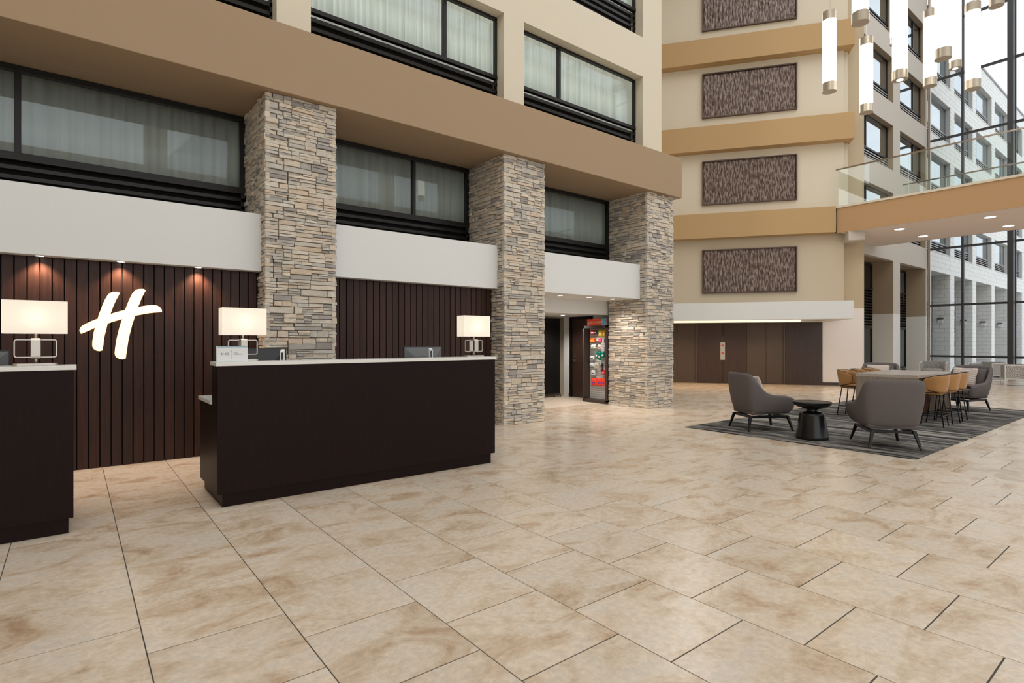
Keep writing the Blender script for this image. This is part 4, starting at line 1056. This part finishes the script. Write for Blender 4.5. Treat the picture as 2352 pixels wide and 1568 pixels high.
for i, (z0, z1) in enumerate(zs):
    sc_ = (fr_[0] + fr_[1]) / 2; p = ME @ Vector((sc_, 0.25, z0))
    t = thing('wall_art', ('lowest', 'second', 'third', 'topmost')[i] + ' framed brown relief panel on the elevator wall', 'wall art', p, R(-54), 'framed relief panels on the elevator wall')
    h = (fr_[1] - fr_[0]) / 2; H = z1 - z0
    # local: x along wall, -y towards the room
    for q in ((-h, h, -.09, 0, 0, .035), (-h, h, -.09, 0, H - .035, H), (-h, -h + .035, -.09, 0, .035, H - .035), (h - .035, h, -.09, 0, .035, H - .035)):
        MB().box(*q).build('frame', M['artframe'], t)
    MB().box(-h + .03, h - .03, -.012, 0, .03, H - .03).build('backing', M['artframe'], t)
    o = inst(rel, 'relief', t, (0, -0.035, 0.05))

# elevator call panel
p = ME @ Vector((-3.065, 0.03, 0.80))
t = thing('call_panel', 'tall steel elevator call panel between the two elevator doors', 'panel', p, R(-54))
MB().box(-0.075, 0.075, -0.012, 0, 0, 0.60).build('plate', M['bronze'], t, bevel=0.002)
for z in (0.47, 0.21): MB().box(-0.035, 0.035, -0.015, -0.011, z, z + 0.05).build('indicator', M['red'], t)
for z in (0.39, 0.335, 0.12): b = MB(); b.tube((0, -0.011, z), (0, -0.017, z), 0.018, n=14); b.build('button', M['nickel'], t)

# ------------------------------------------------------------------ hanging tube lights
tubes = [  # px centre, depth, top px (None = far above), bottom px, width scale, label
 (1905, 8.53, 29, 214, 1.0, 0, 'leftmost hanging light tube of the cluster'),
 (1976, 7.18, None, 57, 1.0, 0, 'hanging light tube with only its lower end in view, second from left'),
 (1989.5, 9.18, 88, 262, 1.0, 0, 'lowest hanging light tube, under the second tube from left'),
 (2067, 8.2, None, 187, 1.0, 1, 'long hanging light tube with a small lit opening in its lower cap, centre of cluster'),
 (2058, 10.6, None, 104, 1.0, 0, 'light tube mostly hidden behind the long centre tube'),
 (2136, 9.55, 25, 201, 1.0, 0, 'hanging light tube left behind the widest tube'),
 (2166, 7.7, None, 139, 1.0, 0, 'wide bright light tube ending above the glass wall'),
 (2194, 10.5, None, 160, 1.0, 1, 'far light tube with a glowing round hole in its lower cap'),
 (2234, 8.5, 9, 208, 1.0, 0, 'hanging light tube in front of the glass mullion, full length in view'),
 (2289, 9.15, None, 17, 1.0, 0, 'light tube at the top edge with only its lower cap in view, rightmost')]
sT, cT = math.sin(TH), math.cos(TH)
for px, D, top, bot, ws, hole, lab in tubes:
    u = (px - 1176) / F_PX; X = D * (u * sT + cT); Y = D * (-u * cT + sT)
    zb = CAM_H + (784 - bot) * D / F_PX + 0.02
    zt = CAM_H + (784 - top) * D / F_PX if top is not None else zb + (1.75 if hole else 1.5)
    L = zt - zb; r = 0.10; cap = 0.13
    t = thing('pendant_light', lab, 'pendant light', (X, Y, zb), 0, 'cluster of hanging light tubes')
    MB().tube((0, 0, cap * .9), (0, 0, L - cap * .9), r * 0.955, n=40).build('tube', M['tube'], t, smooth=False)
    smooth_angle(t.children[-1], 50)
    for a, c, nm in ((0, cap, 'lower_cap'), (L - cap, L, 'upper_cap')):
        o = MB().tube((0, 0, a), (0, 0, c), r, n=40).build(nm, M['bronze'], t); smooth_angle(o, 50)
    if hole: MB().tube((0, 0, -0.003), (0, 0, 0.001), r * .42, n=20).build('lower_lens', M['dl'], t)
    MB().tube((0.0, 0, L), (0.0, 0, 17.9 - zb), 0.0025, n=6).tube((0.03, 0, L), (0.03, 0, 17.9 - zb), 0.004, n=6).build('cord', M['nickel'], t)

# ------------------------------------------------------------------ rug
tag(MB().box(8.0, 15.45, 2.255, 5.5, 0.0008, 0.010).build('rug', M['rug']), 'charcoal and grey streaked area rug under the lounge seating', 'rug')
RZ = 0.010

# ------------------------------------------------------------------ grey lounge chairs
def lounge_chair():
    t = empty('lounge_chair')
    B = [(-.315, .37, .30), (-.33, .22, .285), (-.33, .02, .28), (-.325, -.12, .28), (-.315, -.20, .28), (-.30, -.275, .275), (-.26, -.305, .275), (-.14, -.315, .27), (0, -.32, .27)]
    Tt = [(-.385, .385, .51), (-.405, .25, .572), (-.405, .06, .575), (-.40, -.09, .60), (-.39, -.20, .70), (-.375, -.33, .885), (-.335, -.40, .915), (-.18, -.425, .922), (0, -.432, .924)]
    def mir(P): return P + [(-x, y, z) for x, y, z in reversed(P[:-1])]
    B, Tt = mir(B), mir(Tt); n = len(B); rowsN = 5; vs = []; fs = []
    for j in range(rowsN + 1):
        f = j / rowsN
        for i in range(n):
            b0, t0 = Vector(B[i]), Vector(Tt[i]); p = b0.lerp(t0, f)
            bul = math.sin(math.pi * f) * 0.02; d = Vector((p.x, p.y * 1.0, 0)); d = d.normalized() if d.length > 0 else d
            vs.append(tuple(p + d * bul))
    for j in range(rowsN):
        for i in range(n - 1): fs.append((j * n + i, j * n + i + 1, (j + 1) * n + i + 1, (j + 1) * n + i))
    me = bpy.data.meshes.new('shell'); me.from_pydata(vs, [], fs); me.materials.append(M['fabric']); me.polygons.foreach_set('use_smooth', [True] * len(fs))
    o = bpy.data.objects.new('shell', me); C.objects.link(o); o.parent = t
    so = o.modifiers.new('thick', 'SOLIDIFY'); so.thickness = 0.075; so.offset = -1.0
    sb = o.modifiers.new('sub', 'SUBSURF'); sb.levels = 2; sb.render_levels = 2
    b = MB(); b.hexa([(-.29, -.30, .255), (.29, -.30, .255), (.31, .34, .285), (-.31, .34, .285)], [(-.30, -.30, .33), (.30, -.30, .33), (.32, .35, .36), (-.32, .35, .36)])
    b.build('underside', M['fabric'], t, bevel=0.03, seg=3, smooth=True)
    b = MB(); b.hexa([(-.265, -.24, .33), (.265, -.24, .33), (.285, .37, .35), (-.285, .37, .35)], [(-.265, -.24, .43), (.265, -.24, .43), (.285, .38, .475), (-.285, .38, .475)])
    b.build('seat_cushion', M['fabric'], t, bevel=0.045, seg=4, smooth=True)
    b = MB(); b.hexa([(-.25, -.27, .44), (.25, -.27, .44), (.25, -.15, .44), (-.25, -.15, .44)], [(-.27, -.37, .84), (.27, -.37, .84), (.27, -.28, .86), (-.27, -.28, .86)])
    b.build('back_cushion', M['fabric'], t, bevel=0.04, seg=4, smooth=True)
    for sx in (-1, 1):
        MB().hexa([(sx * .24 - .02, -.30, .205), (sx * .24 + .02, -.30, .205), (sx * .24 + .02, .32, .205), (sx * .24 - .02, .32, .205)],
                  [(sx * .24 - .02, -.30, .245), (sx * .24 + .02, -.30, .245), (sx * .24 + .02, .32, .245), (sx * .24 - .02, .32, .245)]).build('rail', M['blackmetal'], t, bevel=0.006)
        for sy, y0 in ((-1, -.30), (1, .32)):
            fx, fy = sx * .30, y0 + sy * .065; w1, w2 = .022, .013
            x0 = sx * .24
            MB().hexa([(fx - w2, fy - w2, 0), (fx + w2, fy - w2, 0), (fx + w2, fy + w2, 0), (fx - w2, fy + w2, 0)],
                      [(x0 - w1, y0 - w1, .245), (x0 + w1, y0 - w1, .245), (x0 + w1, y0 + w1, .245), (x0 - w1, y0 + w1, .245)]).build('leg', M['blackmetal'], t, bevel=0.004)
    MB().box(-.24, .24, -.30, -.26, .205, .245).box(-.24, .24, .28, .32, .205, .245).build('cross_rail', M['blackmetal'], t, bevel=0.005)
    return t
proto = lounge_chair(); first = True
# local +y is the way the sitter faces
chairs = [(8.80, 4.63, R(-31 - 90), 'grey wool lounge chair seen from behind, nearest the third pillar', 1.0),
          (8.76, 2.84, R(37 - 90), 'grey wool lounge chair turned with its back to the camera, beside the black side table', 1.0),
          (14.50, 3.27, R(165 - 90), 'grey wool lounge chair with a pale cushion at the far end of the rug', 1.0),
          (14.75, 4.85, R(200 - 90), 'grey wool lounge chair mostly hidden behind the grey counter table', 1.0)]
for x, y, rz, lab, s_ in chairs:
    o = proto if first else copy_tree(proto); first = False
    o.location = (x, y, RZ); o.rotation_euler = (0, 0, rz); tag(o, lab, 'chair', 'grey lounge chairs on the rug')

# cushions
def pillow(label, x, y, z, rz, tilt, m, wd=0.46, ht=0.42):
    vs = []; fs = []; n = 14
    for side in (-1, 1):
        for j in range(n + 1):
            for i in range(n + 1):
                u = i / n * 2 - 1; v = j / n * 2 - 1
                th = 0.075 * (max(0, (1 - u ** 2) * (1 - v ** 2))) ** 0.45
                k = 1 - 0.07 * (1 - abs(u)) * abs(v) ** 3; k2 = 1 - 0.07 * (1 - abs(v)) * abs(u) ** 3
                vs.append((u * wd / 2 * k2, side * th, (v * k + 1) * ht / 2))
    m_ = (n + 1) ** 2
    for s_ in range(2):
        for j in range(n):
            for i in range(n): a = s_ * m_ + j * (n + 1) + i; fs.append((a, a + 1, a + n + 2, a + n + 1))
    b = MB(); b.add(vs, fs); o = b.build('cushion', M[m], smooth=True)
    bm = bmesh.new(); bm.from_mesh(o.data); bmesh.ops.remove_doubles(bm, verts=bm.verts, dist=0.002); bmesh.ops.recalc_face_normals(bm, faces=bm.faces); bm.to_mesh(o.data); bm.free()
    o.location = (x, y, z); o.rotation_euler = (tilt, 0, rz); tag(o, label, 'cushion', 'cushions on the lounge chairs'); return o
def at_chair(i, lx, ly):
    x, y, rz = chairs[i][0], chairs[i][1], chairs[i][2]; return x + lx * math.cos(rz) - ly * math.sin(rz), y + lx * math.sin(rz) + ly * math.cos(rz)
for i, lab, m in ((0, 'grey white knit cushion in the lounge chair nearest the pillar', 'pillow'), (2, 'pale pink leaf print cushion in the lounge chair at the far end of the rug', 'chevron'), (3, 'pale cushion showing over the counter table', 'pillow')):
    px, py = at_chair(i, 0.05, -0.06); pillow(lab, px, py, RZ + 0.475, chairs[i][2], R(18), m)

# ------------------------------------------------------------------ black side table
t = thing('side_table', 'black pedestal side table with a dished round top between two lounge chairs', 'table', (8.50, 3.68, RZ))
o = MB().lathe([(0.215, 0.0), (0.222, 0.012), (0.215, 0.05), (0.19, 0.20), (0.172, 0.34), (0.160, 0.375), (0.125, 0.395), (0.075, 0.405), (0.07, 0.42), (0.07, 0.432)], 48).build('pedestal', M['blacktable'], t); smooth_angle(o, 50)
o = MB().lathe([(0.075, 0.428), (0.115, 0.44), (0.20, 0.468), (0.245, 0.50), (0.262, 0.535), (0.258, 0.542), (0.25, 0.538), (0.2, 0.532), (0.05, 0.531), (0.001, 0.531)], 48).build('top', M['blacktable'], t); smooth_angle(o, 40)

# ------------------------------------------------------------------ counter height table
TX0, TX1, TY0, TY1, TZ = 11.50, 13.42, 3.22, 4.20, 0.842
t = thing('counter_table', 'grey ash laminate counter table with waterfall end among tan stools', 'table', ((TX0 + TX1) / 2, (TY0 + TY1) / 2, 0.0)); ox, oy = (TX0 + TX1) / 2, (TY0 + TY1) / 2
MB().box(TX0 - ox, TX1 - ox, TY0 - oy, TY1 - oy, TZ - 0.055, TZ).build('table_top', M['tabletop_sheen'], t, bevel=0.002)
MB().box(TX0 - ox, TX0 - ox + 0.055, TY0 - oy, TY1 - oy, RZ, TZ - 0.055).build('end_panel', M['tabletop'], t, bevel=0.002)
MB().box(TX1 - ox - 0.055, TX1 - ox, TY0 - oy, TY1 - oy, RZ, TZ - 0.055).build('end_panel', M['tabletop'], t, bevel=0.002)
MB().box(TX0 - ox + .055, TX1 - ox - .055, -0.16, 0.16, RZ, TZ - 0.055).build('centre_panel', M['redwood'], t)

# ------------------------------------------------------------------ tan counter stools
def stool():
    t = empty('counter_stool')
    b = MB(); b.rrect(0.40, 0.38, 0.535, 0.60, 0.09); b.build('seat', M['leather'], t, bevel=0.025, seg=3, smooth=True)
    b = MB(); b.rrect(0.412, 0.392, 0.560, 0.572, 0.095); b.build('piping', M['blackmetal'], t)
    A = [(-.215, .09), (-.222, -.04), (-.205, -.13), (-.125, -.205), (0, -.21)]
    A = A + [(-x, y) for x, y in reversed(A[:-1])]; n = len(A)
    zb = [.625, .59, .572, .565, .565, .565, .572, .59, .625]; zt = [.785, .845, .865, .872, .874, .872, .865, .845, .785]
    vs = []; fs = []
    for j in range(4):
        f = j / 3
        for i in range(n): k = 1 + 0.06 * f; vs.append((A[i][0] * k, A[i][1] * (1 + .25 * f), zb[i] + (zt[i] - zb[i]) * f))
    for j in range(3):
        for i in range(n - 1): fs.append((j * n + i, j * n + i + 1, (j + 1) * n + i + 1, (j + 1) * n + i))
    def shell(name, m, th, off, sub=2):
        me = bpy.data.meshes.new(name); me.from_pydata(vs, [], fs); me.materials.append(m); me.polygons.foreach_set('use_smooth', [True] * len(fs))
        o = bpy.data.objects.new(name, me); C.objects.link(o); o.parent = t
        so = o.modifiers.new('thick', 'SOLIDIFY'); so.thickness = th; so.offset = off
        sb = o.modifiers.new('sub', 'SUBSURF'); sb.levels = sub; sb.render_levels = sub; return o
    shell('backrest', M['leather'], 0.04, 0.0)
    # dark seam between the two leather faces, following the rim
    rim = [Vector((A[i][0] * 1.06, A[i][1] * 1.25, zt[i] - 0.002)) for i in range(n)]
    low_ = [Vector((A[i][0], A[i][1], zb[i])) for i in range(n)]
    MB().path(rim + list(reversed(low_)), 0.005, 6, closed=True).build('piping', M['blackmetal'], t, smooth=True)
    for sx in (-1, 1):
        for sy in (-1, 1): 
            lg = MB().tube((sx * .15, sy * .14, .545), (sx * .205, sy * .215, 0.012), 0.011, 0.010, n=10).build('leg', M['blackmetal'], t, smooth=True)
            MB().tube((sx * .205, sy * .215, 0.016), (sx * .206, sy * .216, 0), 0.015, n=10).build('foot_cap', M['blackmetal'], lg)
    MB().path([(-.19, -.195, .18), (.19, -.195, .18), (.19, .195, .18), (-.19, .195, .18)], 0.008, 6, closed=True).build('footrest', M['blackmetal'], t)
    MB().path([(-.15, -.14, .53), (.15, -.14, .53), (.15, .14, .53), (-.15, .14, .53)], 0.008, 6, closed=True).build('seat_frame', M['blackmetal'], t)
    return t
sp = stool(); first = True
for x, y, rz, lab in ((11.40, 2.99, R(4), 'nearest tan leather stool on the window side of the counter table'), (12.01, 2.99, R(-3), 'middle tan leather stool on the window side of the counter table'), (12.56, 3.0, R(2), 'farthest tan leather stool on the window side of the counter table'),
                      (11.80, 4.37, R(178), 'tan leather stool seen whole at the elevator side end of the counter table'), (12.42, 4.37, R(182), 'tan leather stool showing only its rim over the middle of the counter table'), (13.0, 4.37, R(180), 'tan leather stool showing only its rim at the far end of the counter table')):
    o = sp if first else copy_tree(sp); first = False
    o.location = (x, y, RZ); o.rotation_euler = (0, 0, rz); o.scale = (0.88, 0.88, 1.0); tag(o, lab, 'stool', 'tan leather counter stools')

# ------------------------------------------------------------------ patterned armchairs by the glass
def cube_chair():
    t = empty('patterned_armchair'); W, D, H = 0.78, 0.74, 0.66; h, d = W / 2, D / 2
    for sx in (-1, 1):
        for sy in (-1, 1):
            MB().box(sx * h - .015, sx * h + .015, sy * d - .015, sy * d + .015, 0, H).build('leg', M['white'], t, bevel=0.002)
    b = MB()
    for z in (0.03, 0.20, H - .025):
        b.box(-h, -h + .022, -d, d, z, z + .025); b.box(h - .022, h, -d, d, z, z + .025); b.box(-h, h, -d, -d + .022, z, z + .025)
    b.build('frame', M['white'], t)
    MB().box(-h + .02, h - .02, -d + .005, -d + .10, .22, H + .03).build('backrest', M['diamond'], t, bevel=0.015)
    for sx in (-1, 1):
        a, c = sorted((sx * h - sx * .005, sx * h - sx * .085)); MB().box(a, c, -d + .02, d - .03, .22, H - .03).build('side_panel', M['diamond'], t, bevel=0.012)
    MB().box(-h + .09, h - .09, -d + .10, d, .24, .42).build('seat_cushion', M['diamond'], t, bevel=0.03, smooth=True)
    return t
cp = cube_chair(); first = True
for x, y, rz, lab in ((25.35, 6.60, R(100), 'diamond patterned armchair with white frame beside the right wall corner'),
                      (25.9, 5.15, R(70), 'diamond patterned armchair seen from the front against the atrium glass'),
                      (24.35, 4.05, R(-70), 'diamond patterned armchair seen from behind at the right frame edge')):
    o = cp if first else copy_tree(cp); first = False
    o.location = (x, y, 0); o.rotation_euler = (0, 0, rz); tag(o, lab, 'armchair', 'diamond patterned armchairs by the glass')

# ------------------------------------------------------------------ black rolling screen in the alcove
t = thing('rolling_screen', 'black rolling partition on casters inside the alcove', 'screen', (9.3, 10.58, 0))
MB().box(-0.9, 0.62, -0.02, 0.02, 0.12, 2.02).build('panel', M['black'], t, bevel=0.004)
MB().box(-0.9, 0.62, -0.03, 0.03, 0.09, 0.12).build('base_rail', M['black'], t)
for x in (-0.8, 0.55):
    b = MB(); b.tube((x, -.10, .035), (x, -.06, .035), .035, n=16); b.tube((x, .06, .035), (x, .10, .035), .035, n=16); b.box(x - .02, x + .02, -.10, .10, .05, .09); b.build('caster', M['nickel'], t)

# ------------------------------------------------------------------ snack display rack with products
# stands against the third pillar, its open face looks towards -x
RX, RY0, RY1, RH = 9.545, 8.62, 9.38, 1.80
t = thing('display_rack', 'tall dark framed snack display with white slatted back beside the third pillar', 'rack', (RX, 9.0, 0)); ox, oy = RX, 9.0
def rb(x0, x1, y0, y1, z0, z1): return MB().box(x0, x1, y0 - oy, y1 - oy, z0, z1)
for nm, q in (('frame', (0, .26, RY0, RY0 + .05, .04, RH)), ('frame', (0, .26, RY1 - .05, RY1, .04, RH)), ('frame', (0, .26, RY0, RY1, RH - .06, RH)), ('frame', (0, .26, RY0, RY1, 0, .08)), ('back', (.24, .26, RY0, RY1, .04, RH))):
    rb(*q).build(nm, M['desk2'] if 'desk2' in M else M['baseboard'], t, bevel=0.003)
n = 34; p = (RH - .06 - .08) / n
for k in range(n): rb(.20, .238, RY0 + .05, RY1 - .05, .08 + k * p + .003, .08 + (k + 1) * p - .003).build('slat', M['white'], t)
# packets: rack face pixel -> position
def rackpos(px, py, x):
    u = (px - 1176) / F_PX; dx, dy, dz = u * sT + cT, -u * cT + sT, (784 - py) / F_PX; k = x / dx; return dy * k, CAM_H + dz * k
def pc(a, c): return 1340 + a / 8.71, 720 + c / 8.71
PK = [  # crop px box (x0,y0,x1,y1), colour, second colour, label
 (152, 328, 222, 415, (204, 34, 44), (250, 240, 236), 'red packet with white print, top row left'), (226, 333, 268, 410, (40, 60, 120), (240, 200, 60), 'navy and yellow packet, top row'),
 (272, 338, 304, 415, (36, 66, 70), (20, 40, 44), 'dark green packet beside the yellow bags'), (306, 322, 384, 466, (232, 192, 52), (250, 240, 200), 'large yellow snack bag, left of two'), (392, 322, 440, 466, (236, 196, 60), (250, 240, 200), 'large yellow snack bag, right of two'),
 (130, 487, 238, 578, (236, 112, 40), (250, 190, 60), 'orange snack box, second row'), (304, 490, 368, 576, (232, 60, 120), (250, 170, 100), 'pink packet, second row'), (422, 492, 440, 598, (90, 70, 130), (70, 50, 110), 'purple packet half hidden by the rack frame'),
 (158, 618, 246, 704, (236, 238, 236), (110, 170, 80), 'white and green box, third row'), (296, 622, 352, 712, (244, 226, 220), (232, 110, 80), 'white and coral packet, third row'), (412, 630, 440, 710, (220, 222, 236), (70, 80, 170), 'white and blue packet, third row'),
 (134, 845, 218, 925, (228, 228, 228), (30, 30, 34), 'group of small white bottles with black caps'), (250, 752, 292, 905, (20, 120, 108), (230, 236, 232), 'teal toothbrush pack, left'), (300, 755, 352, 932, (16, 112, 98), (230, 190, 160), 'long teal toiletry pack, middle'), (366, 758, 422, 886, (20, 116, 106), (220, 230, 228), 'teal toiletry pack, right'),
 (132, 985, 212, 1060, (220, 230, 240), (60, 130, 200), 'white and blue box, fifth row'), (224, 972, 310, 1100, (206, 202, 190), (150, 144, 124), 'beige pouch, fifth row'), (350, 1002, 398, 1160, (40, 36, 44), (200, 40, 60), 'black and red tall packet'), (386, 1120, 436, 1222, (222, 36, 44), (250, 230, 230), 'bright red small packet right'),
 (162, 1128, 232, 1235, (226, 228, 226), (60, 60, 130), 'white packet with blue stripe, sixth row'),
 (158, 1285, 262, 1442, (240, 72, 50), (110, 60, 160), 'orange and purple snack bag, left of the bottom row'), (270, 1288, 376, 1448, (240, 72, 50), (110, 60, 160), 'orange and purple snack bag, middle of the bottom row'), (382, 1296, 436, 1455, (240, 80, 60), (110, 60, 160), 'orange and purple snack bag, right of the bottom row')]
pm = {}
def pmat(c):
    if c not in pm: pm[c] = mat('packet_%d' % len(pm), rgb(*c), 0.4)
    return pm[c]
xf = RX + .12
for (a, c, e, g, c1, c2, lab) in PK:
    yL, zT = rackpos(*pc(a, c), xf); yR, zB = rackpos(*pc(e, g), xf)
    y0, y1 = min(yL, yR), max(yL, yR); y0 = max(y0, RY0 + .06); y1 = min(y1, RY1 - .06)
    if y1 - y0 < .02: y1 = y0 + .02
    hy, hz_ = (y1 - y0) / 2, zT - zB
    o = thing('snack_packet', lab + ' on the snack display', 'packet', (xf, (y0 + y1) / 2, zB), 0, 'packets hanging on the snack display')
    b = MB(); b.hexa([(0.002, -hy, 0), (.012, -hy, 0), (.012, hy, 0), (0.002, hy, 0)], [(0.0, -hy, hz_), (.012, -hy, hz_), (.012, hy, hz_), (0.0, hy, hz_)])
    b.hexa([(-.018, -hy * .9, hz_ * .12), (.01, -hy * .9, hz_ * .08), (.01, hy * .9, hz_ * .08), (-.018, hy * .9, hz_ * .12)], [(-.018, -hy * .9, hz_ * .86), (.01, -hy * .9, hz_ * .92), (.01, hy * .9, hz_ * .92), (-.018, hy * .9, hz_ * .86)])
    b.build('bag', pmat(c1), o, bevel=0.003)
    MB().box(-.0195, -.0185, -hy * .6, hy * .6, hz_ * .30, hz_ * .52).build('print_panel', pmat(c2), o)
    MB().tube((0.0, 0, hz_ * .96), (RX + .205 - xf, 0, hz_ * .97), .003, n=6).build('hook', M['nickel'], o)
# header card on top of the rack
o = thing('header_card', 'orange red header card with white wavy lettering on top of the snack display', 'sign', (RX + .02, 8.96, RH))
MB().box(0, .006, -.31, .29, 0, .155).build('card', pmat((232, 78, 40)), o)
MB().box(-.002, 0, -.31, -.17, 0.0, .155).build('corner_print', pmat((80, 160, 190)), o)
text('ac ac ac ac acunt', (-.003, .27, .06), 0.085, M['whiteplastic'], o, rz=R(-90), sx=0.85)
